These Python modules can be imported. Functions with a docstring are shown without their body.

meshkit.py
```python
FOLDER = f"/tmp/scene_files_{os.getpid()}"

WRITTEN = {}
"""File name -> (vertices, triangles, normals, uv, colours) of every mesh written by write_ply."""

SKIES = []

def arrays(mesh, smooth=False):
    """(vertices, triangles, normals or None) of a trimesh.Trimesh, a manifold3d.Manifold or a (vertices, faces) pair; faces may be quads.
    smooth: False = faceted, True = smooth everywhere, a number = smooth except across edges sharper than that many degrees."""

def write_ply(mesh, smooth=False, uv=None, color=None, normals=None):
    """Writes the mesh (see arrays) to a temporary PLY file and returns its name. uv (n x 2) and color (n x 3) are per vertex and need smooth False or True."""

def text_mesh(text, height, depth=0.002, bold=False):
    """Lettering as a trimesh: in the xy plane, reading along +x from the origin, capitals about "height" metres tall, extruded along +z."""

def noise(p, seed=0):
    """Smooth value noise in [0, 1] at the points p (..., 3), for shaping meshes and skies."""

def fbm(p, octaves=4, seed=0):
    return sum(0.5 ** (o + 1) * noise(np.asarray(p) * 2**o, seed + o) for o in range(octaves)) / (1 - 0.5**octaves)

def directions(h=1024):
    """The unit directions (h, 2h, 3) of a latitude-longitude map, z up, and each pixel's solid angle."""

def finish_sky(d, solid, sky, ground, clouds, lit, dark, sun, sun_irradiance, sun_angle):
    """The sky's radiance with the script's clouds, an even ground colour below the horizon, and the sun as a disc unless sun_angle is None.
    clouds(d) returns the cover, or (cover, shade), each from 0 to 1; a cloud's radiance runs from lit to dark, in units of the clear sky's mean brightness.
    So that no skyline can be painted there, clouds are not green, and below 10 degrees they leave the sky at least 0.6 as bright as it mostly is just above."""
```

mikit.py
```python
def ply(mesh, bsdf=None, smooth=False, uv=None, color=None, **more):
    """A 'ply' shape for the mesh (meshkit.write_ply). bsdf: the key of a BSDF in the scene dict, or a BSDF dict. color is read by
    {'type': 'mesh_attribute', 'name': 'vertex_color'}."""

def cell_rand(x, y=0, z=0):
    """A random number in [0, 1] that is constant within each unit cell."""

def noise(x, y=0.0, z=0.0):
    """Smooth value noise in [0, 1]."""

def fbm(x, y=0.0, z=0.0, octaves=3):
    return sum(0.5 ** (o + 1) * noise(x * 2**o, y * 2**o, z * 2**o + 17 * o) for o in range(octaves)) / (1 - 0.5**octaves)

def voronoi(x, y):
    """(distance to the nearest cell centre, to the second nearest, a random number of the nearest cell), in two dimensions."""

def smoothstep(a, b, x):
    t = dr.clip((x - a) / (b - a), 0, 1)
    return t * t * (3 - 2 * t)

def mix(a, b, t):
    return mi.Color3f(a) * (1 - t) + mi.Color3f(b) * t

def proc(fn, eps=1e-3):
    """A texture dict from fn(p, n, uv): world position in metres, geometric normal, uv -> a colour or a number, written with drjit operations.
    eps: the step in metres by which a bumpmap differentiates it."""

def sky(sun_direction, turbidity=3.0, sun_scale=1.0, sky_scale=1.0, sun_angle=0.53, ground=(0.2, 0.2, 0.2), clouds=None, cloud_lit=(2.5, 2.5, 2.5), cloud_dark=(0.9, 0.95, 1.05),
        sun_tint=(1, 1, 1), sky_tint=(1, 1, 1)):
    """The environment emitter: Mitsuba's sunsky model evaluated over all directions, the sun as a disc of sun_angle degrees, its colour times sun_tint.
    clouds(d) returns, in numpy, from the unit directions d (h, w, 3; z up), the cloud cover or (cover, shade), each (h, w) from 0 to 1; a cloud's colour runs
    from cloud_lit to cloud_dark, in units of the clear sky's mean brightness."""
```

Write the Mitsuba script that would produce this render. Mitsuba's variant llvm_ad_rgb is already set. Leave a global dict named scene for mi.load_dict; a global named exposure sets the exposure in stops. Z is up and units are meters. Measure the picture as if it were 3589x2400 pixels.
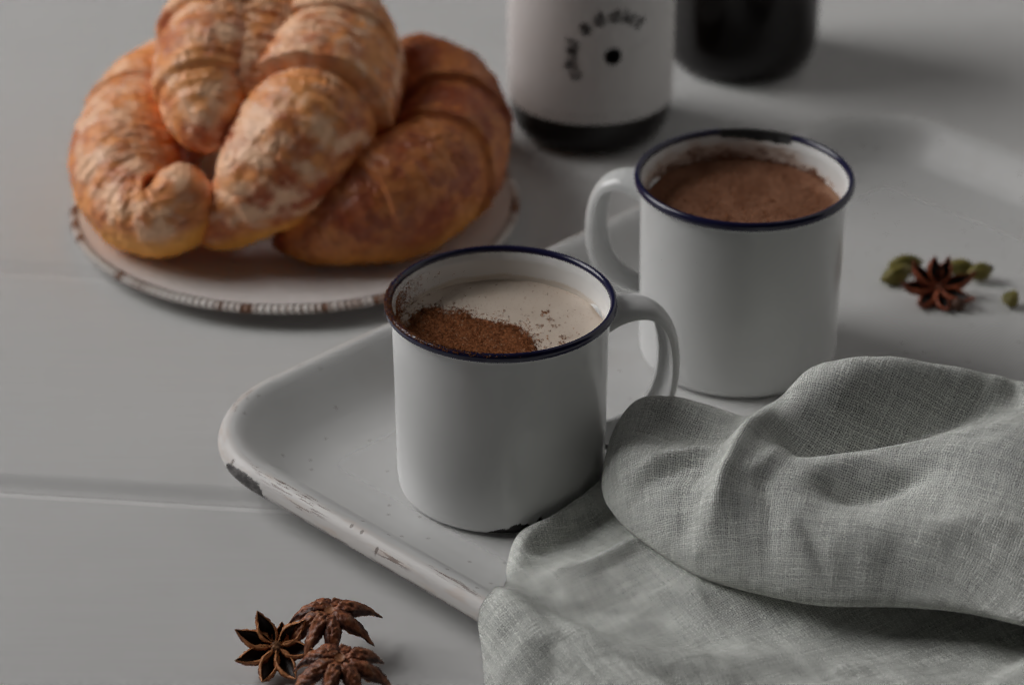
"""Two enamel mugs on a tray, croissants, bottles, spices and a linen napkin on a white plank table."""
import math
import numpy as np
import trimesh
import drjit as dr
import mitsuba as mi
import mikit
import meshkit
from scipy.interpolate import RBFInterpolator, PchipInterpolator, CubicSpline, RegularGridInterpolator
from scipy.spatial import Delaunay
from scipy.ndimage import gaussian_filter
from shapely.geometry import Polygon, LineString, Point
import shapely

T = mi.ScalarTransform4f
scene, labels = {}, {}

# ------------------------------------------------------------------ camera, light, exposure
CAM = np.array([0.0, -0.9, 0.5775])
PITCH = math.radians(29.45)
FWD = np.array([0.0, math.cos(PITCH), -math.sin(PITCH)])
scene['camera'] = {
    'type': 'thinlens',
    'to_world': T().look_at(origin=CAM.tolist(), target=(CAM + FWD).tolist(), up=[0, 0, 1]),
    'fov': math.degrees(2 * math.atan(3589 / 2 / 10000.0)), 'fov_axis': 'x',
    'aperture_radius': 0.0060, 'focus_distance': 1.004,
    'near_clip': 0.05, 'far_clip': 30.0,
}
exposure = 0.0
# one tall window to the left of the table, and the weak even light of the room behind the camera
win_c, win_h, win_w = np.array([-2.15, 0.80, 1.58]), 0.95, 0.85
scene['window_light'] = {
    'type': 'rectangle',
    'to_world': T().look_at(origin=win_c.tolist(), target=[0.02, 0.1, 0.03], up=[0, 0, 1]).scale([win_w, win_h, 1]),
    'emitter': {'type': 'area', 'radiance': {'type': 'rgb', 'value': [5.9, 5.82, 5.76]}},
    'bsdf': {'type': 'diffuse', 'reflectance': {'type': 'rgb', 'value': 0.0}},
}
labels['window_light'] = {'kind': 'structure'}
scene['room_ambience'] = {'type': 'constant', 'radiance': {'type': 'rgb', 'value': [0.010, 0.010, 0.0105]}}


# ------------------------------------------------------------------ helpers
def add(key, mesh, bsdf, smooth=False, uv=None, color=None, **more):
    base, n = key, 0
    while key in scene:
        n += 1
        key = f'{base}_{n:03d}'
    scene[key] = mikit.ply(mesh, bsdf, smooth=smooth, uv=uv, color=color, **more)
    return key


def tag(key, label=None, category=None, group=None, kind=None):
    d = {}
    for k, v in (('label', label), ('category', category), ('group', group), ('kind', kind)):
        if v:
            d[k] = v
    labels[key] = d


def grid_faces(m, n, wrap_u=False, wrap_v=False):
    i, j = np.meshgrid(np.arange(m if wrap_u else m - 1), np.arange(n if wrap_v else n - 1), indexing='ij')
    i2, j2 = (i + 1) % m, (j + 1) % n
    q = np.stack([i * n + j, i2 * n + j, i2 * n + j2, i * n + j2], -1).reshape(-1, 4)
    return np.vstack([q[:, [0, 1, 2]], q[:, [0, 2, 3]]])


def grid_mesh(P, wrap_u=False, wrap_v=False, flip=False):
    P = np.asarray(P, float)
    f = grid_faces(P.shape[0], P.shape[1], wrap_u, wrap_v)
    if flip:
        f = f[:, ::-1]
    return P.reshape(-1, 3), f


def mesh_of(v, f):
    return trimesh.Trimesh(v, f, process=False)


def smooth_line(pts, n, closed=False):
    """Dense points along a smooth curve through pts (k, d)."""
    pts = np.asarray(pts, float)
    s = np.r_[0, np.cumsum(np.linalg.norm(np.diff(pts[:, :2] if pts.shape[1] == 2 else pts[:, :3], axis=0), axis=1))]
    c = PchipInterpolator(s, pts, axis=0)
    return c(np.linspace(0, s[-1], n))


def lathe(profile, n=160, a0=0.0, a1=2 * math.pi, n_prof=None):
    """(r, z) profile, outside on the right when read upwards."""
    pr = np.asarray(profile, float)
    if n_prof:
        s = np.r_[0, np.cumsum(np.linalg.norm(np.diff(pr, axis=0), axis=1))]
        pr = np.stack([np.interp(np.linspace(0, s[-1], n_prof), s, pr[:, k]) for k in (0, 1)], 1)
    full = abs(a1 - a0 - 2 * math.pi) < 1e-9
    a = np.linspace(a0, a1, n, endpoint=not full)
    P = np.stack([pr[None, :, 0] * np.cos(a)[:, None], pr[None, :, 0] * np.sin(a)[:, None], np.broadcast_to(pr[None, :, 1], (n, len(pr)))], -1)
    return grid_mesh(P, wrap_u=full)


def round_profile(pts, radius=0.0006, k=4):
    """Rounds the corners of an open polyline."""
    pts = np.asarray(pts, float)
    out = [pts[0]]
    for a, b, c in zip(pts[:-2], pts[1:-1], pts[2:]):
        u, v = a - b, c - b
        lu, lv = np.linalg.norm(u), np.linalg.norm(v)
        r = min(radius, 0.45 * lu, 0.45 * lv)
        p, q = b + u / lu * r, b + v / lv * r
        for t in np.linspace(0, 1, k):
            out.append((1 - t) ** 2 * p + 2 * t * (1 - t) * b + t * t * q)
    out.append(pts[-1])
    return np.array(out)


def moved(vf, off, rot=None):
    v, f = vf
    if rot is not None:
        v = v @ np.asarray(rot).T
    return v + np.asarray(off, float), f


def join(*parts):
    vs, fs, n = [], [], 0
    for v, f in parts:
        vs.append(v)
        fs.append(f + n)
        n += len(v)
    return np.vstack(vs), np.vstack(fs)


def rgb(*c):
    return {'type': 'rgb', 'value': list(c)}


def vcol():
    return {'type': 'mesh_attribute', 'name': 'vertex_color'}


def lerp(a, b, t):
    t = np.clip(np.asarray(t, float), 0, 1)[..., None]
    return np.asarray(a) * (1 - t) + np.asarray(b) * t


def sstep(a, b, x):
    t = np.clip((x - a) / (b - a), 0, 1)
    return t * t * (3 - 2 * t)


def rot_axis(axis, deg):
    return trimesh.transformations.rotation_matrix(math.radians(deg), axis)[:3, :3]


# ------------------------------------------------------------------ measured control points, in metres
CROISSANT_LEFT = [[-0.1247,0.3216,0.036,0.012],[-0.1413,0.3045,0.037,0.021],[-0.156,0.2802,0.036,0.0275],[-0.1657,0.2474,0.033,0.0285],[-0.1657,0.2161,0.03,0.0255],[-0.1585,0.1922,0.027,0.02],[-0.1506,0.1836,0.028,0.018],[-0.1434,0.1814,0.032,0.0165],[-0.1411,0.1829,0.036,0.015],[-0.1426,0.1883,0.0385,0.0115],[-0.145,0.1945,0.04,0.005]]
CROISSANT_TOP = [[-0.1342,0.1913,0.014,0.003],[-0.1286,0.1877,0.019,0.009],[-0.1166,0.1846,0.03,0.0165],[-0.1023,0.1917,0.042,0.025],[-0.0869,0.2098,0.056,0.0315],[-0.0809,0.2398,0.065,0.0335],[-0.0853,0.276,0.07,0.0325],[-0.0999,0.2942,0.076,0.0335],[-0.115,0.2869,0.078,0.0335],[-0.1248,0.2633,0.0755,0.031],[-0.1292,0.2379,0.07,0.0275],[-0.1303,0.2169,0.063,0.021],[-0.1281,0.2054,0.056,0.014],[-0.1251,0.2016,0.05,0.005]]
CROISSANT_TOP_SHOULDER = [[-0.1174,0.2124,0.05,0.003],[-0.116,0.2164,0.055,0.0115],[-0.1131,0.2283,0.065,0.0215],[-0.1092,0.2511,0.0735,0.0265],[-0.1019,0.2805,0.0765,0.0275],[-0.0931,0.297,0.078,0.02]]
CROISSANT_RIGHT = [[-0.1018,0.1925,0.01,0.003],[-0.0903,0.1873,0.015,0.01],[-0.0712,0.1833,0.024,0.019],[-0.0509,0.1917,0.031,0.0265],[-0.0327,0.2153,0.034,0.0275],[-0.0273,0.2522,0.035,0.0262],[-0.0335,0.2942,0.034,0.0235],[-0.0454,0.3231,0.032,0.018],[-0.0561,0.3351,0.03,0.008]]
FOLD_POINTS = [[0.0334,-0.0453,0.04],[0.0372,-0.0447,0.044],[0.0408,-0.0451,0.0454],[0.0444,-0.0455,0.0468],[0.0486,-0.0458,0.0476],[0.0528,-0.046,0.0483],[0.056,-0.0461,0.0487],[0.0592,-0.0461,0.0491],[0.0624,-0.0461,0.0494],[0.0656,-0.0462,0.0498],[0.0698,-0.0467,0.0507],[0.0739,-0.0473,0.0515],[0.0383,-0.0528,0.041],[0.0417,-0.0526,0.0423],[0.045,-0.0524,0.0435],[0.048,-0.0526,0.0439],[0.0509,-0.0527,0.0444],[0.0539,-0.0528,0.0448],[0.0569,-0.0529,0.0452],[0.061,-0.0535,0.0459],[0.0652,-0.0542,0.0466],[0.0684,-0.057,0.048],[0.0388,-0.063,0.0405],[0.0471,-0.0653,0.0435],[0.0535,-0.0707,0.044],[0.0612,-0.0661,0.0455],[0.0644,-0.0692,0.046],[0.054,-0.0813,0.039],[0.0461,-0.073,0.0365],[0.0429,-0.0043,0.0455],[0.0469,-0.0032,0.0475],[0.0522,-0.0023,0.0482],[0.0562,-0.0028,0.0483],[0.0601,-0.0033,0.0485],[0.064,-0.005,0.0484],[0.0679,-0.0068,0.0483],[0.0717,-0.0089,0.0481],[0.0755,-0.0111,0.0478],[0.0794,-0.0127,0.0474],[0.0832,-0.0144,0.047],[0.0462,-0.0212,0.0452],[0.0584,-0.0217,0.0445],[0.0696,-0.0234,0.0445],[0.0763,-0.0275,0.046],[0.0925,-0.024,0.0565],[0.0901,-0.029,0.0567],[0.0877,-0.0341,0.0568],[0.0854,-0.039,0.057],[0.0824,-0.0452,0.0568],[0.0794,-0.0512,0.0565],[0.0775,-0.0552,0.056],[0.0755,-0.0592,0.0555],[0.0736,-0.0632,0.055],[0.0717,-0.0673,0.054],[0.0698,-0.0715,0.053],[0.068,-0.0755,0.052],[0.066,-0.0786,0.0503],[0.0641,-0.0816,0.0487],[0.0622,-0.0845,0.047],[0.0605,-0.0844,0.0435],[0.0587,-0.0844,0.04],[0.0828,-0.0304,0.051],[0.0781,-0.0369,0.0505],[0.0607,-0.0692,0.0435],[0.0572,-0.0738,0.04],[0.0903,-0.0528,0.0545],[0.0859,-0.0678,0.052],[0.0801,-0.0816,0.049],[0.0754,-0.0919,0.044],[0.0754,-0.0961,0.037],[0.0966,-0.0172,0.0565],[0.1038,-0.0111,0.0615],[0.1108,-0.0091,0.0652],[0.1172,-0.0092,0.0666],[0.1237,-0.0093,0.068],[0.1303,-0.0084,0.0675],[0.137,-0.0075,0.067],[0.1429,-0.0073,0.0657],[0.1489,-0.007,0.0643],[0.1548,-0.0067,0.063],[0.1607,-0.0067,0.0617],[0.1667,-0.0068,0.0603],[0.1726,-0.0068,0.059],[0.1788,-0.0072,0.058],[0.1849,-0.0077,0.057],[0.19,-0.0093,0.0567],[0.195,-0.0109,0.0563],[0.2,-0.0125,0.056],[0.205,-0.0141,0.0557],[0.21,-0.0156,0.0553],[0.2149,-0.0172,0.055],[0.1035,-0.0265,0.0575],[0.1184,-0.0231,0.0595],[0.1274,-0.0199,0.059],[0.1365,-0.0167,0.0585],[0.1478,-0.0137,0.0576],[0.1591,-0.0108,0.0568],[0.1703,-0.0099,0.0554],[0.1815,-0.009,0.054],[0.096,-0.0382,0.0495],[0.1049,-0.0366,0.0465],[0.1115,-0.0345,0.0465],[0.1182,-0.0325,0.0465],[0.1242,-0.03,0.047],[0.1302,-0.0275,0.0475],[0.1362,-0.025,0.048],[0.1418,-0.0233,0.0485],[0.1474,-0.0216,0.049],[0.153,-0.0199,0.0495],[0.1586,-0.0182,0.05],[0.1641,-0.0175,0.0504],[0.1697,-0.0169,0.0508],[0.1752,-0.0162,0.0511],[0.1807,-0.0156,0.0515],[0.0996,-0.0631,0.054],[0.1048,-0.0613,0.0543],[0.1099,-0.0595,0.0547],[0.1151,-0.0576,0.055],[0.121,-0.0555,0.0553],[0.1268,-0.0534,0.0557],[0.1326,-0.0512,0.056],[0.1382,-0.0486,0.056],[0.1438,-0.046,0.056],[0.1495,-0.0433,0.056],[0.1552,-0.0407,0.056],[0.1609,-0.0378,0.0558],[0.1667,-0.0349,0.0555],[0.1725,-0.032,0.0553],[0.1783,-0.0291,0.055],[0.1096,-0.0662,0.0485],[0.1155,-0.0662,0.0483],[0.1214,-0.0662,0.048],[0.1284,-0.0659,0.0491],[0.1355,-0.0657,0.0502],[0.0991,-0.0801,0.051],[0.0956,-0.0935,0.047],[0.1125,-0.0861,0.05],[0.129,-0.0854,0.0515],[0.1454,-0.0847,0.053],[0.161,-0.0893,0.054],[0.1716,-0.0893,0.054],[0.1023,-0.0927,0.0465],[0.1059,-0.0986,0.0445],[0.0952,-0.1021,0.041],[0.1193,-0.1022,0.045],[0.143,-0.1053,0.048],[0.1666,-0.1083,0.05],[0.1113,-0.1063,0.036],[0.1349,-0.1107,0.039],[0.1579,-0.1179,0.042],[0.2105,-0.0439,0.051],[0.2019,-0.0907,0.051],[0.1981,-0.1139,0.047],[0.0966,-0.0092,0.05],[0.0966,0.0008,0.0375],[0.1039,-0.0022,0.0545],[0.1039,0.0078,0.042],[0.1109,0.0001,0.058],[0.1109,0.0101,0.0455],[0.1174,0.0003,0.0593],[0.1174,0.0103,0.0468],[0.1239,0.0005,0.0605],[0.1239,0.0105,0.048],[0.1306,0.0013,0.06],[0.1306,0.0113,0.0475],[0.1372,0.0022,0.0595],[0.1372,0.0122,0.047],[0.1432,0.0025,0.0582],[0.1432,0.0125,0.0457],[0.1492,0.0028,0.0568],[0.1492,0.0128,0.0443],[0.1551,0.003,0.0555],[0.1551,0.013,0.043],[0.1611,0.003,0.0542],[0.1611,0.013,0.0417],[0.167,0.003,0.0528],[0.167,0.013,0.0403],[0.173,0.0029,0.0515],[0.173,0.0129,0.039],[0.1791,0.0025,0.0505],[0.1791,0.0125,0.038],[0.1853,0.002,0.0495],[0.1853,0.012,0.037],[0.1903,0.0004,0.0492],[0.1903,0.0104,0.0367],[0.1953,-0.0012,0.0488],[0.1953,0.0088,0.0363],[0.2004,-0.0028,0.0485],[0.2004,0.0072,0.036],[0.2054,-0.0044,0.0482],[0.2054,0.0056,0.0357],[0.2104,-0.006,0.0478],[0.2104,0.004,0.0353],[0.2153,-0.0075,0.0475],[0.2153,0.0025,0.035],[0.0429,0.0017,0.0406],[0.0429,0.0092,0.0312],[0.0469,0.0028,0.0426],[0.0469,0.0103,0.0333],[0.0522,0.0037,0.0433],[0.0522,0.0112,0.034],[0.0601,0.0027,0.0436],[0.0601,0.0102,0.0343],[0.0679,-0.0008,0.0434],[0.0679,0.0067,0.0341],[0.0755,-0.0051,0.0429],[0.0755,0.0024,0.0336],[0.0832,-0.0084,0.0421],[0.0832,-0.0009,0.0328]]
FOLD_FRONT = [[0.0378,0.0071,0.027],[0.0338,-0.015,0.027],[0.0322,-0.0298,0.027],[0.0332,-0.038,0.026],[0.0358,-0.0444,0.025],[0.0403,-0.0531,0.0245],[0.0484,-0.0647,0.0245],[0.0643,-0.0831,0.025],[0.0841,-0.0955,0.0262],[0.1077,-0.1061,0.0285],[0.1277,-0.1087,0.03],[0.147,-0.1147,0.0325],[0.1686,-0.1274,0.0355],[0.1946,-0.139,0.0365]]
SHEET_POINTS = [[0.0367,-0.0047,0.019],[0.0344,-0.0068,0.0185],[0.0322,-0.009,0.018],[0.0301,-0.0117,0.0176],[0.028,-0.0144,0.0173],[0.026,-0.0171,0.0169],[0.0239,-0.0199,0.0165],[0.0212,-0.0228,0.0155],[0.0186,-0.0257,0.0145],[0.0154,-0.0282,0.0138],[0.0123,-0.0307,0.013],[0.0093,-0.0335,0.0125],[0.0062,-0.0363,0.012],[0.0044,-0.0411,0.012],[0.0027,-0.0458,0.012],[0.0009,-0.0505,0.012],[0.0001,-0.0559,0.0125],[-0.0006,-0.0612,0.013],[0.0123,-0.0405,0.0085],[0.0176,-0.0358,0.008],[0.0292,-0.0237,0.0095],[0.0221,-0.0294,0.008],[0.036,-0.0339,0.012],[0.0069,-0.0575,0.0105],[0.0479,-0.0579,0.0195],[0.0401,-0.0633,0.018],[0.0315,-0.0679,0.0165],[0.0212,-0.0725,0.016],[0.0303,-0.0505,0.0125],[0.0483,-0.0709,0.018],[0.0395,-0.0811,0.0148],[0.0185,-0.0829,0.014],[0.0085,-0.0747,0.0145],[0.0569,-0.0663,0.0215],[0.0647,-0.0776,0.0215],[0.0849,-0.0875,0.0212],[0.1094,-0.0931,0.0205],[0.1384,-0.0938,0.0195],[0.1706,-0.1003,0.018],[0.0642,-0.088,0.0185],[0.0636,-0.1014,0.0138],[0.039,-0.0967,0.0125],[0.0881,-0.1031,0.015],[0.113,-0.101,0.0165],[0.1375,-0.1024,0.0165],[0.1694,-0.1095,0.0155],[0.193,-0.1151,0.0155],[0.003,-0.085,0.018],[0.0076,-0.0877,0.0167],[0.0121,-0.0902,0.0153],[0.0167,-0.0928,0.014],[0.022,-0.0966,0.0134],[0.0273,-0.1004,0.0128],[0.033,-0.1029,0.0125],[0.0387,-0.1053,0.0122],[0.044,-0.1072,0.0123],[0.0492,-0.1092,0.0125],[0.0537,-0.1103,0.0128],[0.0581,-0.1114,0.013],[0.0626,-0.1126,0.0132],[0.067,-0.1137,0.0135],[-0.0028,-0.0942,0.026],[0.0015,-0.098,0.026],[0.0058,-0.1017,0.026],[0.0093,-0.1053,0.0258],[0.0128,-0.1089,0.0257],[0.0163,-0.1124,0.0255],[0.0215,-0.1166,0.0253],[0.0267,-0.1208,0.025],[0.0323,-0.1221,0.0243],[0.0379,-0.1235,0.0235],[0.0431,-0.1242,0.0227],[0.0483,-0.1248,0.022],[0.0527,-0.1248,0.0215],[0.0572,-0.1248,0.021],[0.0616,-0.1248,0.0205],[0.0661,-0.1248,0.02],[0.0701,-0.1248,0.0196],[0.0742,-0.1248,0.0192],[0.0782,-0.1248,0.0188],[0.0822,-0.1248,0.0184],[0.0863,-0.1248,0.018],[-0.0102,-0.1017,0.02],[-0.0024,-0.1081,0.0235],[-0.004,-0.1144,0.015],[-0.0081,-0.1192,0.0095],[0.0057,-0.1186,0.021],[0.0154,-0.1281,0.014],[0.0297,-0.1309,0.02],[0.0057,-0.1281,0.012],[0.0375,-0.1368,0.017],[0.0535,-0.135,0.019],[0.0776,-0.1336,0.018],[0.1023,-0.1268,0.017],[0.1357,-0.1172,0.016],[0.1596,-0.1199,0.017],[0.1647,-0.1377,0.02],[0.1167,-0.1403,0.02],[0.1896,-0.1336,0.017],[-0.0064,-0.1294,0.003],[0.0215,-0.1441,0.01],[0.0528,-0.152,0.014],[0.0915,-0.1573,0.018],[0.1383,-0.1574,0.02],[0.1773,-0.1574,0.02],[0.1034,-0.0207,0.016],[0.078,-0.0041,0.016],[0.1393,-0.0176,0.014],[0.1932,-0.0144,0.012],[0.1649,0.0405,0.01],[0.1183,0.0405,0.01],[0.0339,-0.0018,0.0168],[0.0298,0.0025,0.0125],[0.0293,-0.0063,0.0158],[0.0249,-0.0022,0.0115],[0.0262,-0.0102,0.0153],[0.0215,-0.0065,0.011],[0.0235,-0.0138,0.0148],[0.0187,-0.0102,0.0105],[0.0208,-0.0173,0.0143],[0.0162,-0.0135,0.01],[0.0182,-0.0201,0.0133],[0.0138,-0.0161,0.009],[0.0159,-0.0228,0.0123],[0.0118,-0.0184,0.008],[0.0129,-0.0251,0.0116],[0.0092,-0.0204,0.0073],[0.0097,-0.0277,0.0108],[0.0057,-0.0232,0.0065],[0.0066,-0.0306,0.0103],[0.0025,-0.0261,0.006],[0.0027,-0.0343,0.0098],[-0.0024,-0.0312,0.0055],[-0.0002,-0.042,0.0098],[-0.0059,-0.0399,0.0055],[-0.003,-0.0496,0.0098],[-0.0088,-0.0483,0.0055],[-0.0046,-0.0606,0.0108],[-0.0105,-0.0598,0.0065]]
SHEET_LEFT = [[0.036,0.0052,0.006],[0.0336,-0.0034,0.006],[0.0311,-0.0084,0.006],[0.0227,-0.0186,0.006],[0.0169,-0.0229,0.006],[0.011,-0.0274,0.006],[0.0049,-0.0266,0.0055],[-0.0006,-0.0395,0.005],[-0.0022,-0.0591,0.01],[-0.0019,-0.0683,0.013],[-0.0028,-0.0787,0.017],[-0.0086,-0.0942,0.019],[-0.0117,-0.0996,0.016],[-0.0106,-0.1074,0.008],[-0.0096,-0.1177,0.003],[-0.0084,-0.1367,0.0025]]
FOLD_CREASES = [([[0.0912,-0.0215],[0.086,-0.0324],[0.0795,-0.0455],[0.0739,-0.06],[0.0678,-0.0771],[0.0615,-0.0938],[0.0578,-0.1034]],0.005,0.0046),([[0.0333,-0.0586],[0.0369,-0.0526],[0.0442,-0.0491],[0.0528,-0.0471],[0.0657,-0.045],[0.0752,-0.0428]],0.0034,0.0034),([[0.0356,-0.0551],[0.0451,-0.0507],[0.0571,-0.0491],[0.0657,-0.0481],[0.0699,-0.0491]],-0.0028,0.0036),([[0.0953,-0.0367],[0.1043,-0.042],[0.1174,-0.0387],[0.1357,-0.0288],[0.1588,-0.0177],[0.1862,-0.0071]],-0.0042,0.0052),([[0.1085,-0.0643],[0.1144,-0.0685],[0.1226,-0.0696],[0.1357,-0.0649],[0.1476,-0.063]],-0.0032,0.0042),([[0.0964,-0.0853],[0.1023,-0.0932],[0.1065,-0.1045]],-0.0014,0.0026),([[0.0857,-0.0615],[0.0883,-0.0816],[0.0859,-0.101]],-0.0012,0.003),([[0.0983,-0.0406],[0.0903,-0.0552],[0.0818,-0.0678]],0.0018,0.0032),([[0.1254,-0.0568],[0.1414,-0.0504],[0.1588,-0.0472],[0.1808,-0.039]],-0.0012,0.004),([[0.131,-0.1025],[0.1441,-0.0951],[0.1566,-0.0937],[0.1718,-0.0981]],0.0018,0.0055),([[0.0446,-0.063],[0.0531,-0.0614],[0.0617,-0.0583]],0.0012,0.003),([[0.0496,-0.0676],[0.0507,-0.0798],[0.05,-0.0873]],-0.0012,0.0026)]
SHEET_CREASES = [([[0.0519,-0.0473],[0.0404,-0.057],[0.0281,-0.0657],[0.0162,-0.068],[0.006,-0.065]],0.0036,0.0042),([[0.0014,-0.0507],[0.0087,-0.046],[0.0176,-0.0361],[0.0293,-0.0222]],-0.0028,0.0045),([[0.0009,-0.0725],[0.0085,-0.0777],[0.0185,-0.0799]],-0.0012,0.0025),([[0.0058,-0.096],[0.0163,-0.1158],[0.0232,-0.1363]],-0.0014,0.004),([[-0.0056,-0.113],[0.0057,-0.1186],[0.0203,-0.12]],0.001,0.003),([[0.0459,-0.1255],[0.0617,-0.1309],[0.0812,-0.1376]],0.0012,0.004),([[0.1023,-0.1254],[0.1222,-0.1282],[0.141,-0.1376]],0.0016,0.005),([[0.0331,-0.0711],[0.048,-0.0815],[0.0645,-0.0859],[0.0809,-0.0903]],0.001,0.003),([[0.0243,-0.0859],[0.0442,-0.0902],[0.0605,-0.0974]],-0.0012,0.003),([[0.0573,-0.0636],[0.0632,-0.08],[0.0655,-0.0975]],0.0009,0.0026),([[0.07,-0.1282],[0.1016,-0.1336],[0.1337,-0.1322],[0.1664,-0.1282]],-0.0014,0.0045),([[0.0137,-0.1254],[0.0378,-0.1282],[0.0615,-0.1363]],0.001,0.0032)]

# ------------------------------------------------------------------ materials
def table_colour(p, n, uv):
    big = mikit.fbm(p.x * 7, p.y * 7, 1.0)
    grain = mikit.fbm(p.x * 40, p.y * 420, 3.0)
    c = mikit.mix((0.525, 0.522, 0.515), (0.56, 0.557, 0.55), big)
    return c * (0.985 + 0.03 * grain)


def table_height(p, n, uv):
    return 0.6 * mikit.fbm(p.x * 90, p.y * 700, 2.0) + 0.5 * mikit.fbm(p.x * 900, p.y * 1100, 0.0)


scene['table_paint'] = {'type': 'twosided', 'bsdf': {'type': 'bumpmap', 'arbitrary': mikit.proc(table_height, 2e-4), 'scale': 0.00006,
    'bsdf': {'type': 'principled', 'base_color': mikit.proc(table_colour), 'roughness': 0.55, 'specular': 0.35}}}


def tray_colour(p, n, uv):
    # uv.x: metres along the edge, uv.y: metres inwards from the outer lip
    onrim = 1 - mikit.smoothstep(0.0105, 0.0125, uv.y)
    base = mikit.mix((0.545, 0.545, 0.538), (0.58, 0.55, 0.528), onrim * (0.5 + 0.5 * mikit.fbm(p.x * 60, p.y * 60)))
    # scratches that run along the rim, rust in them
    sc = mikit.fbm(uv.x * 140, uv.y * 2300, 4.0, 3)
    where = mikit.noise(uv.x * 45, uv.y * 160, 9.0)
    scratch = mikit.smoothstep(0.57, 0.66, sc) * mikit.smoothstep(0.48, 0.66, where) * onrim
    base = mikit.mix(base, (0.17, 0.12, 0.10), scratch * 0.9)
    blush = mikit.smoothstep(0.55, 0.85, mikit.fbm(uv.x * 80, uv.y * 300, 2.0)) * onrim
    base = mikit.mix(base, (0.52, 0.43, 0.37), blush * 0.5)
    lip = (1 - mikit.smoothstep(0.0010, 0.0034, uv.y)) * mikit.smoothstep(0.40, 0.66, mikit.fbm(uv.x * 160, uv.y * 400, 6.0))
    base = mikit.mix(base, (0.10, 0.075, 0.06), lip * 0.8)
    # pin holes and grey specks
    d1, d2, r = mikit.voronoi(p.x * 130, p.y * 130)
    speck = (1 - mikit.smoothstep(0.06, 0.13, d1)) * dr.select(r > 0.84, 1.0, 0.0)
    base = mikit.mix(base, (0.16, 0.13, 0.115), speck * (0.35 + 0.5 * onrim))
    smear = mikit.smoothstep(0.62, 0.9, mikit.fbm(p.x * 38, p.y * 38, 8.0))
    return mikit.mix(base, (0.46, 0.44, 0.42), smear * 0.35)


scene['tray_enamel'] = {'type': 'twosided', 'bsdf': {'type': 'principled', 'base_color': mikit.proc(tray_colour), 'roughness': 0.42, 'specular': 0.45}}


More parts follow.
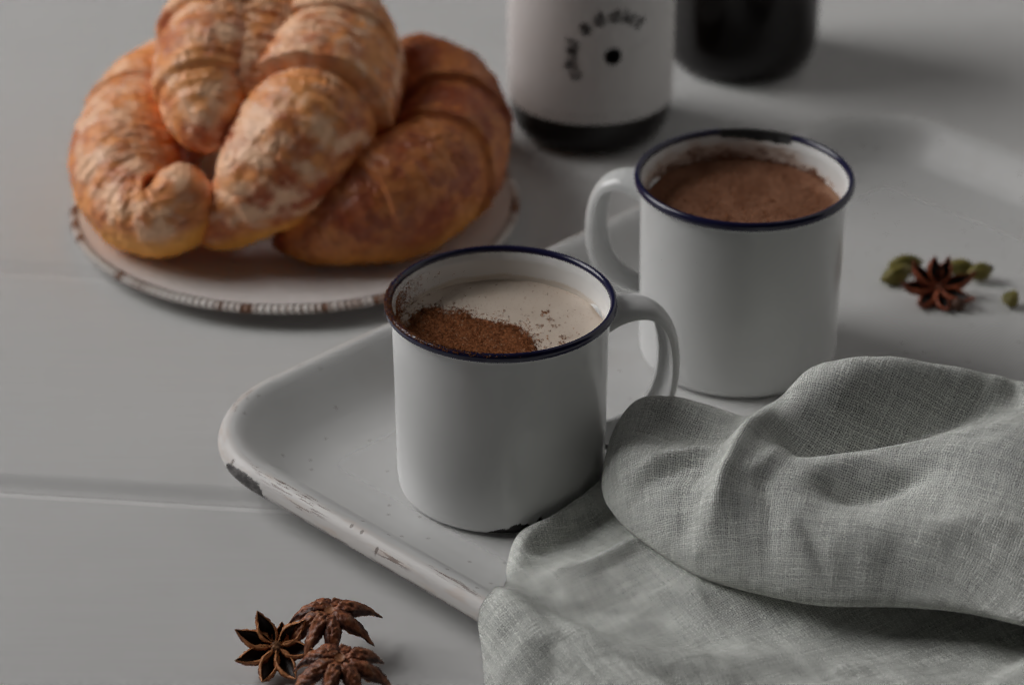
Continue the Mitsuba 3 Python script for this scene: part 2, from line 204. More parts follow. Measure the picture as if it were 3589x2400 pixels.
def chip_colour(p, n, uv):
    a = mikit.fbm(p.x * 380, p.y * 380, p.z * 380)
    b = mikit.fbm(p.x * 1500, p.y * 1500, p.z * 1500)
    return mikit.mix((0.045, 0.042, 0.042), (0.20, 0.19, 0.185), mikit.smoothstep(0.3, 0.75, 0.6 * a + 0.4 * b))


scene['bare_iron'] = {'type': 'twosided', 'bsdf': {'type': 'principled', 'base_color': mikit.proc(chip_colour), 'roughness': 0.6, 'metallic': 0.35}}
scene['black_iron'] = {'type': 'twosided', 'bsdf': {'type': 'principled', 'base_color': rgb(0.006, 0.006, 0.006), 'roughness': 0.5}}
scene['white_enamel'] = {'type': 'twosided', 'bsdf': {'type': 'principled', 'base_color': rgb(0.60, 0.605, 0.60), 'roughness': 0.16, 'specular': 0.5}}
scene['blue_enamel'] = {'type': 'twosided', 'bsdf': {'type': 'principled', 'base_color': rgb(0.012, 0.012, 0.044), 'roughness': 0.16, 'specular': 0.5}}

MUGS = [(-0.0041, 0.0120, 0.0030, 1.0), (0.0916, 0.1103, 0.0030, 1.0235)]


def make_inner_colour(m, kind):
    cx, cy, z0, s = m

    def fn(p, n, uv):
        x, y, z = p.x - cx, p.y - cy, p.z - z0
        a = dr.atan2(y, x)
        h = z / s - LEVEL                                     # height above the drink
        wall = mi.Color3f(0.655, 0.655, 0.64)
        if kind == 0:
            wob = 0.0012 * mikit.fbm(a * 5.0, 2.0)
            ring = (1 - mikit.smoothstep(0.0008, 0.0022, dr.abs(h - 0.0012 - wob))) * (0.25 + 0.6 * mikit.fbm(a * 4, h * 900, 1.0))
            c = mikit.mix(wall, (0.50, 0.40, 0.29), ring)
            d1, d2, r = mikit.voronoi(a * 85, h * 3300)
            dens = mikit.smoothstep(0.9, 0.0, dr.abs(a - 2.95) / 0.75) * 0.5 + mikit.smoothstep(0.9, 0.0, dr.abs(a + 2.75) / 0.9) * 0.55
            dot = (1 - mikit.smoothstep(0.22, 0.36, d1)) * dr.select(r < dens, 1.0, 0.0)
            return mikit.mix(c, (0.19, 0.075, 0.03), dot * 0.9)
        n1 = mikit.fbm(x * 170, y * 170, z * 260, 4)
        n2 = mikit.fbm(x * 800, y * 800, z * 900, 2)
        side = mikit.smoothstep(-0.3, 0.9, dr.cos(a - 2.05))          # the splash lies on the far left of the wall
        reach = 0.0022 + 0.0105 * side
        t = mikit.smoothstep(reach, 0.0, h + (n1 - 0.5) * 0.012)
        t = dr.clip(t * 1.25 * (0.55 + 0.9 * (n2 - 0.15)), 0, 1)
        tone = mikit.mix((0.42, 0.26, 0.16), (0.14, 0.055, 0.028), mikit.smoothstep(0.45, 0.95, t))
        return mikit.mix(wall, tone, t)
    return fn


LEVEL = 0.0640
scene['stained_enamel'] = {'type': 'twosided', 'bsdf': {'type': 'principled', 'base_color': mikit.proc(make_inner_colour(MUGS[0], 0)), 'roughness': 0.28, 'specular': 0.5}}
scene['splashed_enamel'] = {'type': 'twosided', 'bsdf': {'type': 'principled', 'base_color': mikit.proc(make_inner_colour(MUGS[1], 1)), 'roughness': 0.33, 'specular': 0.4}}


def foam_colour(p, n, uv):
    a = mikit.fbm(p.x * 120, p.y * 120, 0.0)
    d1, d2, r = mikit.voronoi(p.x * 900, p.y * 900)
    bub = (1 - mikit.smoothstep(0.10, 0.3, d1)) * dr.select(r > 0.82, 1.0, 0.0)
    c = mikit.mix((0.52, 0.43, 0.35), (0.59, 0.505, 0.425), a)
    d3, d4, r2 = mikit.voronoi(p.x * 1500, p.y * 1500)
    dust = (1 - mikit.smoothstep(0.2, 0.4, d3)) * dr.select(r2 > 0.93, 1.0, 0.0)
    c = mikit.mix(c, (0.36, 0.20, 0.11), dust * 0.45)
    return mikit.mix(c, (0.44, 0.35, 0.27), bub * 0.35)


scene['milk_foam'] = {'type': 'twosided', 'bsdf': {'type': 'principled', 'base_color': mikit.proc(foam_colour), 'roughness': 0.3, 'specular': 0.4}}
scene['spice_powder'] = {'type': 'twosided', 'bsdf': {'type': 'diffuse', 'reflectance': vcol()}}
scene['bread_crust'] = {'type': 'twosided', 'bsdf': {'type': 'principled', 'base_color': vcol(), 'roughness': 0.46, 'specular': 0.4}}
scene['pod_skin'] = {'type': 'twosided', 'bsdf': {'type': 'principled', 'base_color': vcol(), 'roughness': 0.5, 'specular': 0.35}}
scene['plate_glaze'] = {'type': 'twosided', 'bsdf': {'type': 'principled', 'base_color': rgb(0.60, 0.565, 0.55), 'roughness': 0.38, 'specular': 0.5}}
scene['plate_edge'] = {'type': 'twosided', 'bsdf': {'type': 'principled', 'base_color': vcol(), 'roughness': 0.45, 'specular': 0.4}}
scene['dark_glass'] = {'type': 'twosided', 'bsdf': {'type': 'principled', 'base_color': rgb(0.0045, 0.003, 0.0025), 'roughness': 0.12, 'specular': 0.4}}
scene['black_cap'] = {'type': 'twosided', 'bsdf': {'type': 'principled', 'base_color': rgb(0.02, 0.02, 0.02), 'roughness': 0.4}}
scene['label_paper'] = {'type': 'twosided', 'bsdf': {'type': 'principled', 'base_color': rgb(0.62, 0.605, 0.595), 'roughness': 0.6, 'specular': 0.3}}
scene['black_ink'] = {'type': 'twosided', 'bsdf': {'type': 'diffuse', 'reflectance': rgb(0.006, 0.006, 0.006)}}
scene['grey_ink'] = {'type': 'twosided', 'bsdf': {'type': 'diffuse', 'reflectance': rgb(0.36, 0.34, 0.33)}}

PITCH_T = 0.00080


def thread(uv):
    """Plain weave: (height 0..1, tone) at uv in metres; threads differ in thickness and tone."""
    wx = uv.x + 0.0007 * (mikit.noise(uv.x * 130, uv.y * 130, 3.0) - 0.5) + 0.0005 * (mikit.noise(uv.x * 520, uv.y * 520, 11.0) - 0.5) + 0.00035 * (mikit.noise(uv.x * 1150, uv.y * 1150, 19.0) - 0.5)
    wy = uv.y + 0.0007 * (mikit.noise(uv.x * 130, uv.y * 130, 7.0) - 0.5) + 0.0005 * (mikit.noise(uv.x * 520, uv.y * 520, 15.0) - 0.5) + 0.00035 * (mikit.noise(uv.x * 1150, uv.y * 1150, 23.0) - 0.5)
    u, v = wx / PITCH_T, wy / PITCH_T
    iu, iv = dr.floor(u), dr.floor(v)
    fu, fv = u - iu - 0.5, v - iv - 0.5
    par = iu + iv
    over = par - 2 * dr.floor(par / 2)                       # 1: the warp lies on top
    slub_u = mikit.noise(iu * 3.7, v * 0.10, 1.0)
    slub_v = mikit.noise(iv * 3.1, u * 0.10, 5.0)
    wu, wv = 0.38 + 0.14 * slub_u, 0.38 + 0.14 * slub_v
    pu = dr.sqrt(dr.maximum(0, 1 - dr.square(fu / wu)))
    pv = dr.sqrt(dr.maximum(0, 1 - dr.square(fv / wv)))
    hu = pu * (0.55 + 0.45 * dr.cos(3.14159 * fv) * (2 * over - 1))
    hv = pv * (0.55 + 0.45 * dr.cos(3.14159 * fu) * (1 - 2 * over))
    top = dr.maximum(hu, hv)
    tone = dr.select(hu > hv, slub_u, slub_v)
    return top, tone


def linen_colour(p, n, uv):
    h, tone = thread(uv)
    c = mikit.mix((0.065, 0.067, 0.063), (0.82, 0.835, 0.79), mikit.smoothstep(0.10, 0.75, h))
    blotch = mikit.fbm(uv.x * 55, uv.y * 55, 4.0)
    return c * (0.66 + 0.50 * tone) * (0.93 + 0.14 * blotch)


def linen_height(p, n, uv):
    return thread(uv)[0]


scene['linen'] = {'type': 'twosided', 'bsdf': {'type': 'bumpmap', 'arbitrary': mikit.proc(linen_height, 1e-4), 'scale': 0.00028,
    'bsdf': {'type': 'diffuse', 'reflectance': mikit.proc(linen_colour)}}}

# ------------------------------------------------------------------ table: white planks with soft grooves between them
PL_ANG = math.radians(-6.4)
pu, pv = np.array([math.cos(PL_ANG), math.sin(PL_ANG)]), np.array([-math.sin(PL_ANG), math.cos(PL_ANG)])
g_v = float(np.dot([-0.1533, 0.0061], pv)) + 0.003                   # the groove in front of the tray
cuts = [g_v - 0.51, g_v - 0.34, g_v - 0.17, g_v, g_v + 0.17, g_v + 0.62]
bev, dep = 0.0092, 0.0034
for ip, (a, b) in enumerate(zip(cuts[:-1], cuts[1:])):
    da, db = (0.0014 if ip == 4 else dep), (0.0014 if ip == 3 else dep)     # the far joint is filled with paint
    prof = [(a + 0.00012, -0.022), (a + 0.00012, -da)]
    prof += [(a + 0.00012 + bev * t, -da * (1 - sstep(0, 1, np.array(t)))) for t in np.linspace(0.15, 1, 9)]
    prof += [(a + (b - a) * t, 0.0) for t in (0.2, 0.35, 0.5, 0.65, 0.8)]
    prof += [(b - 0.00012 - bev * t, -db * (1 - sstep(0, 1, np.array(t)))) for t in np.linspace(1, 0.15, 9)]
    prof += [(b - 0.00012, -db), (b - 0.00012, -0.022)]
    prof = np.array(prof, float)
    us = np.linspace(-0.95, 0.44, 15)
    P = np.stack([us[:, None] * pu[0] + prof[None, :, 0] * pv[0], us[:, None] * pu[1] + prof[None, :, 0] * pv[1], np.broadcast_to(prof[None, :, 1], (len(us), len(prof)))], -1)
    add('table__plank', grid_mesh(P, flip=True), 'table_paint', smooth=40)
ub = np.array([[-0.95, cuts[0]], [0.44, cuts[0]], [0.44, cuts[-1]], [-0.95, cuts[-1]]])
corner = ub[:, :1] * pu + ub[:, 1:] * pv
bed = np.vstack([np.c_[corner, np.full(4, -0.0042)], np.c_[corner, np.full(4, -0.022)]])
add('table__bed', (bed, np.array([[0, 1, 2], [0, 2, 3], [4, 6, 5], [4, 7, 6], [0, 4, 5], [0, 5, 1], [1, 5, 6], [1, 6, 2], [2, 6, 7], [2, 7, 3], [3, 7, 4], [3, 4, 0]])), 'table_paint')
tag('table', 'white painted plank table top with soft grooves between its boards', 'table', kind='structure')

# the room's pale wall that the right end of the table stands against
WX = 0.50
wv = np.array([[WX, 0.02, -0.8], [WX + 0.08, 0.02, -0.8], [WX + 0.08, 1.6, -0.8], [WX, 1.6, -0.8], [WX, 0.02, 1.9], [WX + 0.08, 0.02, 1.9], [WX + 0.08, 1.6, 1.9], [WX, 1.6, 1.9]])
scene['wall_paint'] = {'type': 'twosided', 'bsdf': {'type': 'diffuse', 'reflectance': rgb(0.58, 0.57, 0.558)}}
add('wall', (wv, np.array([[0, 3, 2], [0, 2, 1], [4, 5, 6], [4, 6, 7], [0, 1, 5], [0, 5, 4], [1, 2, 6], [1, 6, 5], [2, 3, 7], [2, 7, 6], [3, 0, 4], [3, 4, 7]])), 'wall_paint')
tag('wall', kind='structure')

# ------------------------------------------------------------------ tray
DD, NN, TO = np.array([0.70819, -0.70603]), np.array([0.70603, 0.70819]), np.array([-0.1373, 0.0198])
T_A1, T_B0, T_B1, T_R = 0.335, 0.0067, 0.4335, 0.051
TRAY_PROF = round_profile([(0.0016, 0.0122), (0.0, 0.0142), (0.0008, 0.0178), (0.0035, 0.0206), (0.0070, 0.0210), (0.0100, 0.0196), (0.0135, 0.0165),
                           (0.0190, 0.0098), (0.0245, 0.0052), (0.0310, 0.0034), (0.0370, 0.0025), (0.0410, 0.0024), (0.0450, 0.0024)], 0.0022, 5)


def tray_loop(w):
    """Points of the rounded rectangle w inside the outer edge, in tray coordinates, and metres along the outer edge."""
    a0, a1, b0, b1, r = w, T_A1 - w, T_B0 + w, T_B1 - w, max(T_R - w, 0.004)
    pts = []
    for (ca, cb, t0) in ((a0 + r, b0 + r, 180), (a1 - r, b0 + r, 270), (a1 - r, b1 - r, 0), (a0 + r, b1 - r, 90)):
        t = np.radians(np.linspace(t0, t0 + 90, 60))
        pts.append(np.stack([ca + r * np.cos(t), cb + r * np.sin(t)], 1))
    out = []
    for k in range(4):
        out.append(pts[k])
        p, q = pts[k][-1], pts[(k + 1) % 4][0]
        n = 140
        out.append(p + (q - p) * np.linspace(0, 1, n + 2)[1:-1, None])
    return np.vstack(out)


L0 = tray_loop(0.0)
along = np.r_[0, np.cumsum(np.linalg.norm(np.diff(L0, axis=0), axis=1))]
dense = []
for (w0, z0), (w1, z1) in zip(TRAY_PROF[:-1], TRAY_PROF[1:]):
    k = max(1, int(np.hypot(w1 - w0, z1 - z0) / 0.0007))
    dense += [(w0 + (w1 - w0) * t, z0 + (z1 - z0) * t) for t in np.arange(k) / k]
dense.append(tuple(TRAY_PROF[-1]))
dense = np.array(dense)
arcw = np.r_[0, np.cumsum(np.linalg.norm(np.diff(dense, axis=0), axis=1))]
rows, uvs = [], []
for (w, z), s in zip(dense, arcw):
    lp = tray_loop(w)
    wob = 0.0005 * (meshkit.fbm(np.c_[lp * 22, np.full(len(lp), 1.0)], 2, 3) - 0.5) * (s < 0.022)
    rows.append(np.c_[TO + lp[:, :1] * DD + lp[:, 1:] * NN, z + wob])
    uvs.append(np.c_[along, np.full(len(lp), s)])
P, UV = np.array(rows), np.array(uvs)
v, f = grid_mesh(P, wrap_v=True)
uv = UV.reshape(-1, 2)
# the chip on the front corner: these faces bare the iron
cen = uv[f].mean(1)
A_CHIP = 0.075
nz = meshkit.fbm(np.c_[cen * 420, np.zeros(len(cen))], 3, 5) - 0.5
q = ((cen[:, 0] - A_CHIP) / 0.0140) ** 2 + ((cen[:, 1] - 0.0010) / 0.0058) ** 2
chip = q + 0.55 * nz < 1.0
floor_c = np.array([*(TO + T_A1 / 2 * DD + (T_B0 + T_B1) / 2 * NN), 0.0024])
n1 = len(L0)
add('enamel_tray__body', (v, f[~chip]), 'tray_enamel', smooth=True, uv=uv)
inl = tray_loop(0.0425)                                           # the floor reaches a little under the foot of the wall
fv_ = np.vstack([np.c_[TO + inl[:, :1] * DD + inl[:, 1:] * NN, inl[:, 0] * 0], floor_c])
fv_[:, 2] = 0.00236
add('enamel_tray__floor', (fv_, np.stack([np.arange(n1), (np.arange(n1) + 1) % n1, np.full(n1, n1)], 1)), 'tray_enamel', smooth=True, uv=np.vstack([np.c_[along, np.full(n1, 0.08)], [0.3, 0.2]]))
vc = v.copy()
vc[:, 2] -= 0.00025
add('enamel_tray__chip', (vc, f[chip]), 'bare_iron', smooth=True)
# underside, so that the tray has thickness
Pu = P.copy()
Pu[:, :, 2] -= 0.0011
vu, fu_ = grid_mesh(Pu[6:], wrap_v=True, flip=True)
cu = len(vu)
fanu = np.stack([(len(Pu) - 7) * n1 + (np.arange(n1) + 1) % n1, (len(Pu) - 7) * n1 + np.arange(n1), np.full(n1, cu)], 1)
add('enamel_tray__underside', (np.vstack([vu, floor_c - [0, 0, 0.0011]]), np.vstack([fu_, fanu])), 'white_enamel', smooth=True)
tag('enamel_tray', 'worn white enamel tray with rounded corners holding both mugs, rim chipped at the front', 'tray')
tag('enamel_tray__chip', 'bare grey iron where the enamel has chipped off the rim')


def tray_height(xy):
    d = np.asarray(xy)[:, :2] - TO
    a, b = d @ DD, d @ NN
    qx, qy = np.abs(a - T_A1 / 2) - (T_A1 / 2 - T_R), np.abs(b - (T_B0 + T_B1) / 2) - ((T_B1 - T_B0) / 2 - T_R)
    w = T_R - (np.hypot(np.maximum(qx, 0), np.maximum(qy, 0)) + np.minimum(np.maximum(qx, qy), 0))
    top = np.vstack([[[-0.018, 0.0], [-0.0005, 0.0140]], dense[int(np.argmin(dense[:, 0])):]])
    return np.max([np.interp(w + o, top[:, 0], top[:, 1], left=0.0, right=0.0024) for o in (-0.002, 0, 0.002)], axis=0)


# ------------------------------------------------------------------ mugs
def mug(key, m, handle_deg, chips, inner, label, reach=1.0, fall=1.0):
    cx, cy, z0, s = m
    off = (cx, cy, z0)
    outer = round_profile([(0.0, 0.0020), (0.0345, 0.0020), (0.0356, 0.0004), (0.0372, 0.0004), (0.0384, 0.0020), (0.0389, 0.0060), (0.0394, 0.0400), (0.0398, 0.0690),
                           (0.0399, 0.0728), (0.0402, 0.0744), (0.0408, 0.0752)], 0.0012, 5)
    hi = []
    for p, q in zip(outer[:-1], outer[1:]):
        k = max(1, int(np.linalg.norm(q - p) / (0.0004 if q[1] < 0.012 and q[0] > 0.036 else 0.002)))
        hi += [p + (q - p) * t for t in np.arange(k) / k]
    hi.append(outer[-1])
    hi = np.array(hi)
    n = 720
    v, f = lathe(hi * s, n)
    v[:, :2] *= (1 + 0.0045 * (meshkit.fbm(v * 45 + handle_deg, 2, 5) - 0.5) * sstep(0.004, 0.02, v[:, 2]) * sstep(0.076, 0.062, v[:, 2]))[:, None]
    ang = np.degrees(np.arctan2(v[f].mean(1)[:, 1], v[f].mean(1)[:, 0]))
    zz = v[f].mean(1)[:, 2] / s
    rr = np.hypot(v[f].mean(1)[:, 0], v[f].mean(1)[:, 1])
    dark = np.zeros(len(f), bool)
    for a0, a1, hgt in chips.get('base', ()):
        t = (ang - a0) / (a1 - a0)
        nz = meshkit.fbm(np.c_[ang * 0.22, zz * 40, np.zeros(len(f))], 3, 7)
        lim = hgt * np.sqrt(np.clip(np.minimum(t, (1 - t) * 1.4) * 2.2, 0, 1)) * (0.55 + 0.9 * nz)
        dark |= (t > 0) & (t < 1) & (zz < lim) & (rr > 0.036)
    add(key + '__body', moved((v, f[~dark]), off), 'white_enamel', smooth=True)
    if dark.any():
        k = add(key + '__chip', moved((v, f[dark]), off), 'black_iron', smooth=True)
        tag(k, 'black chip in the enamel at the foot of the mug')
    inn = round_profile([(0.0401, 0.0766), (0.0394, 0.0752), (0.0387, 0.0735), (0.0384, 0.0690), (0.0380, 0.0350), (0.0376, 0.0060), (0.0350, 0.0036), (0.0, 0.0034)], 0.0015, 5)
    inn_d = []
    for p, q in zip(inn[:-1], inn[1:]):
        k = max(1, int(np.linalg.norm(q - p) / 0.002))
        inn_d += [p + (q - p) * t for t in np.arange(k) / k]
    inn_d.append(inn[-1])
    add(key + '__inner_wall', moved(lathe(np.array(inn_d) * s, 240), off), inner, smooth=True)
    # rolled blue rim
    t = np.linspace(0, 2 * np.pi, 28, endpoint=False)
    a = np.linspace(0, 2 * np.pi, n, endpoint=False)
    wr = 1 + 0.03 * (meshkit.noise(np.c_[np.cos(a) * 6, np.sin(a) * 6, a * 0], 4) - 0.5)
    R, rr_, rz = 0.0412, 0.00135, 0.0018
    P = np.stack([(R + rr_ * wr[:, None] * np.cos(t)) * np.cos(a)[:, None], (R + rr_ * wr[:, None] * np.cos(t)) * np.sin(a)[:, None], np.broadcast_to(0.0764 + rz * np.sin(t), (n, 28))], -1) * s
    v, f = grid_mesh(P, wrap_u=True, wrap_v=True)
    c = v[f].mean(1)
    ang = np.degrees(np.arctan2(c[:, 1], c[:, 0]))
    dark = np.zeros(len(f), bool)
    for a0, a1 in chips.get('rim', ()):
        nz = meshkit.fbm(np.c_[ang * 0.16, c[:, 2] * 300, np.hypot(c[:, 0], c[:, 1]) * 300], 3, 11)
        dark |= (ang + 5 * (nz - 0.5) > a0) & (ang + 5 * (nz - 0.5) < a1)
    add(key + '__rim', moved((v, f[~dark]), off), 'blue_enamel', smooth=True)
    tag(key + '__rim', 'dark blue rolled rim')
    if dark.any():
        k = add(key + '__chip', moved((v, f[dark]), off), 'black_iron', smooth=True)
        tag(k, 'black chipped stretch of the rim')
        # flakes lost from the wall just under the rim, inside
        ins = []
        for a0, a1 in chips['rim']:
            aa = np.radians(np.linspace(a0 + 1, a1 - 0.5, 160))
            drop = 0.0011 + 0.0048 * np.maximum(0, meshkit.fbm(np.c_[aa * 9, aa * 0, aa * 0], 3, 21) - 0.38)
            zt = np.full_like(aa, 0.0766)
            P = np.stack([np.stack([np.cos(aa) * r, np.sin(aa) * r, z], -1) for r, z in ((0.0398, zt), (0.0391, zt - 0.4 * drop), (0.0386, zt - drop * 1.0))], 1)
            P[:, 2] = np.stack([np.cos(aa) * 0.0389, np.sin(aa) * 0.0389, zt - drop], -1)
            ins.append(grid_mesh(P * s))
        k = add(key + '__chip', moved(join(*ins), off), 'black_iron', smooth=True)
    # strap handle: a curved strip, hollow on the inside
    path = np.array([(0.0385, 0.0632), (0.0430, 0.0648), (0.0505, 0.0656), (0.0580, 0.0636), (0.0637, 0.0578), (0.0668, 0.0490), (0.0678, 0.0390), (0.0670, 0.0295), (0.0632, 0.0200), (0.0550, 0.0132), (0.0385, 0.0105)])
    path = np.c_[0.0385 + (path[:, 0] - 0.0385) * reach, 0.0656 + (path[:, 1] - 0.0656) * fall]
    cs = CubicSpline(np.r_[0, np.cumsum(np.linalg.norm(np.diff(path, axis=0), axis=1))], path)
    sv = np.linspace(0, cs.x[-1], 90)
    C, D = cs(sv), cs(sv, 1)
    D /= np.linalg.norm(D, axis=1, keepdims=True)
    N = np.stack([-D[:, 1], D[:, 0]], 1)                      # outwards
    th = np.linspace(0, np.pi, 15)
    rim_t = np.linspace(0, 1, 5)[1:-1]
    outl = np.stack([np.cos(th), np.sin(th) ** 0.8], 1)
    inl = np.stack([0.80 * np.cos(th[::-1]), 0.72 * np.sin(th[::-1])], 1)
    cs2 = np.vstack([outl, inl])
    wid = 0.0078 + 0.0014 * np.exp(-sv / 0.012) + 0.0008 * np.exp(-(cs.x[-1] - sv) / 0.01)
    hgt = 0.0050 + 0.0010 * np.exp(-sv / 0.012)
    P = np.zeros((len(sv), len(cs2), 3))
    P[:, :, 0] = C[:, :1] + N[:, :1] * (cs2[None, :, 1] - 0.4) * hgt[:, None]
    P[:, :, 2] = C[:, 1:] + N[:, 1:] * (cs2[None, :, 1] - 0.4) * hgt[:, None]
    P[:, :, 1] = cs2[None, :, 0] * wid[:, None]
    hv, hf = grid_mesh(P * s, wrap_v=True)
    add(key + '__handle', moved((hv, hf), off, rot_axis([0, 0, 1], handle_deg)), 'white_enamel', smooth=55)
    tag(key, label, 'mug', 'white enamel mugs on the tray')


mug('enamel_mug', MUGS[0], 20, {'base': [(-98, -48, 0.0050)]}, 'stained_enamel', 'front white enamel mug of pale foamy drink, handle to the right, beside the linen napkin')
mug('enamel_mug_001', MUGS[1], 153, {'rim': [(58, 100)]}, 'splashed_enamel', 'rear white enamel mug with black chips along its far rim, handle to the left', 0.84, 0.86)

# ------------------------------------------------------------------ drinks
rng = np.random.default_rng(11)
OCT = trimesh.creation.octahedron() if hasattr(trimesh.creation, 'octahedron') else trimesh.convex.convex_hull(np.array([[1, 0, 0], [-1, 0, 0], [0, 1, 0], [0, -1, 0], [0, 0, 1], [0, 0, -1.0]]))
OV, OF = np.array(OCT.vertices, float), np.array(OCT.faces)


def grains(points, sizes, rng):
    k = len(points)
    sc = sizes[:, None] * rng.uniform(0.55, 1.3, (k, 3))
    ang = rng.uniform(0, 2 * np.pi, k)
    V = OV[None] * sc[:, None]
    c, s = np.cos(ang)[:, None], np.sin(ang)[:, None]
    V = np.stack([V[..., 0] * c - V[..., 1] * s, V[..., 0] * s + V[..., 1] * c, V[..., 2]], -1) + points[:, None]
    F = OF[None] + (np.arange(k) * len(OV))[:, None, None]
    return V.reshape(-1, 3), F.reshape(-1, 3)


def powder_colours(k, rng, dark=0.0):
    t = rng.random(k)
    c = lerp((0.115, 0.038, 0.016), (0.46, 0.190, 0.085), t ** 1.3)
    pale = rng.random(k) < 0.06
    c[pale] = (0.50, 0.33, 0.22)
    return c * (1 - dark)


cx, cy, z0, s = MUGS[0]
R0 = 0.0383
# foam: slightly domed to the wall, a shallow ripple
rad = np.linspace(0, R0 + 0.0001, 40)
an = np.linspace(0, 2 * np.pi, 160, endpoint=False)
RR, AA = np.meshgrid(rad, an, indexing='ij')
X, Y = RR * np.cos(AA), RR * np.sin(AA)
Z = LEVEL + 0.0011 * sstep(0.028, R0, RR) ** 2 + 0.0005 * (meshkit.fbm(np.stack([X * 90, Y * 90, X * 0], -1), 3, 2) - 0.5)
fv, ff = grid_mesh(np.stack([X, Y, Z], -1), wrap_v=True)
add('spiced_drink__foam', moved((fv, ff), (cx, cy, z0)), 'milk_foam', smooth=True)
# cinnamon lies over the front left of the foam
X, Y = np.meshgrid(np.linspace(-R0, R0, 300), np.linspace(-R0, R0, 300), indexing='ij')


def powder_edge(x, y):
    """Positive inside the dusted area of the front mug, in metres."""
    e = Polygon([(-0.0375,-0.0100),(-0.0352,0.0020),(-0.0318,0.0120),(-0.0285,0.0160),(-0.0239,0.0170),(-0.019,0.0138),(-0.0138,0.0150),(-0.0111,0.0092),(-0.0027,0.0060),(0.0061,0.0028),(0.0104,-0.0036),(0.0126,-0.0146),(0.0134,-0.0296),(0.0133,-0.045),(-0.030,-0.045)])
    shapely.prepare(e)
    pts = shapely.points(np.c_[x.ravel(), y.ravel()])
    d = shapely.distance(pts, e.exterior)
    return np.where(shapely.contains(e, pts), d, -d).reshape(x.shape)


E0 = powder_edge(X, Y) + 0.0062 * (meshkit.fbm(np.stack([X * 260, Y * 260, X * 0], -1), 4, 8) - 0.5)
rad_ok = np.hypot(X, Y) < R0 - 0.0001
hh = 0.0009 * sstep(-0.0002, 0.004, E0) + 0.0007 * (meshkit.fbm(np.stack([X * 900, Y * 900, X * 0], -1), 3, 9) - 0.5) * sstep(0, 0.002, E0)
Zp = LEVEL + 0.0011 * sstep(0.028, R0, np.hypot(X, Y)) ** 2 + np.where(E0 > 0, hh + 0.0003, -0.0008)
v, f = grid_mesh(np.stack([X, Y, Zp], -1))
keep = ((E0 > -0.0004) & rad_ok).ravel()
f = f[keep[f].all(1)]
cn = meshkit.fbm(np.c_[v * 2600], 2, 31)
col = lerp((0.105, 0.034, 0.014), (0.33, 0.130, 0.057), sstep(0.25, 0.8, cn))
k0 = v, f
# loose grains
pts = rng.uniform(-R0, R0, (90000, 2))
pts = pts[np.hypot(*pts.T) < R0 - 0.0004]
e = powder_edge(pts[:, 0], pts[:, 1])
prob = np.where(e > 0, 0.34, 0.30 * np.exp(e / 0.0020) + 0.012 * np.exp(e / 0.007))
spots = np.array([(0.0166, 0.0150), (0.0158, 0.0117), (0.0185, 0.0090), (0.0198, 0.0050), (0.0141, 0.0040), (0.0228, -0.0042), (0.0224, -0.0084)])
dd_ = np.min(np.hypot(pts[:, None, 0] - spots[:, 0], pts[:, None, 1] - spots[:, 1]), axis=1)
prob = prob + 0.22 * np.exp(-(dd_ / 0.0012) ** 2) + 0.0015
sel = rng.random(len(pts)) < prob
pts, e = pts[sel], e[sel]
zz = LEVEL + 0.0011 * sstep(0.028, R0, np.hypot(*pts.T)) ** 2 + np.where(e > 0, 0.0012, 0.0001)
g1 = grains(np.c_[pts, zz], rng.uniform(0.00016, 0.00040, len(pts)), rng)
c1 = np.repeat(powder_colours(len(pts), rng), len(OV), 0)
# grains caught on the left of the rim and on the wall below it
a = np.concatenate([rng.normal(math.radians(200), 0.36, 1500), rng.normal(math.radians(240), 0.28, 900)])
tt = rng.uniform(0.15 * np.pi, 1.1 * np.pi, len(a))
pr = np.stack([(0.0412 + 0.00145 * np.cos(tt)) * np.cos(a), (0.0412 + 0.00145 * np.cos(tt)) * np.sin(a), 0.0764 + 0.0019 * np.sin(tt)], -1)
g2 = grains(pr, rng.uniform(0.00013, 0.00033, len(a)), rng)
c2 = np.repeat(powder_colours(len(a), rng, 0.35), len(OV), 0)
a = rng.normal(math.radians(184), 0.36, 2400)
hz = LEVEL + rng.random(len(a)) ** 1.3 * 0.0120
pr = np.stack([0.0381 * np.cos(a), 0.0381 * np.sin(a), hz], -1)
g3 = grains(pr, rng.uniform(0.00012, 0.00032, len(a)), rng)
c3 = np.repeat(powder_colours(len(a), rng), len(OV), 0)
key = add('spiced_drink__cinnamon_powder', moved(join(k0, g1, g2, g3), (cx, cy, z0)), 'spice_powder', color=np.vstack([col, c1, c2, c3]))
tag(key, kind='stuff')
tag('spiced_drink', 'pale foamy drink half covered with cinnamon in the front mug', 'drink')

# the second drink is covered all over
cx, cy, z0, s = MUGS[1]
rad = np.linspace(0, 0.0382 * s, 110)
an = np.linspace(0, 2 * np.pi, 420, endpoint=False)
RR, AA = np.meshgrid(rad, an, indexing='ij')
X, Y = RR * np.cos(AA), RR * np.sin(AA)
Z = LEVEL * s + 0.0022 * sstep(0.030, 0.0385 * s, RR) ** 2 * (0.5 + 0.5 * np.cos(AA - 2.0)) + 0.0007 * (meshkit.fbm(np.stack([X * 500, Y * 500, X * 0], -1), 4, 2) - 0.5)
v, f = grid_mesh(np.stack([X, Y, Z], -1), wrap_v=True)
n1_, n2_ = meshkit.fbm(v * 150, 3, 4), meshkit.fbm(v * 1500, 3, 6)
col = lerp((0.150, 0.064, 0.036), (0.275, 0.135, 0.083), sstep(0.25, 0.8, 0.45 * n1_ + 0.55 * n2_))
cream = sstep(0.0340, 0.0385, np.hypot(v[:, 0], v[:, 1]) + 0.004 * (n1_ - 0.5)) * sstep(0.1, -0.6, np.cos(np.arctan2(v[:, 1], v[:, 0]) - 2.2))
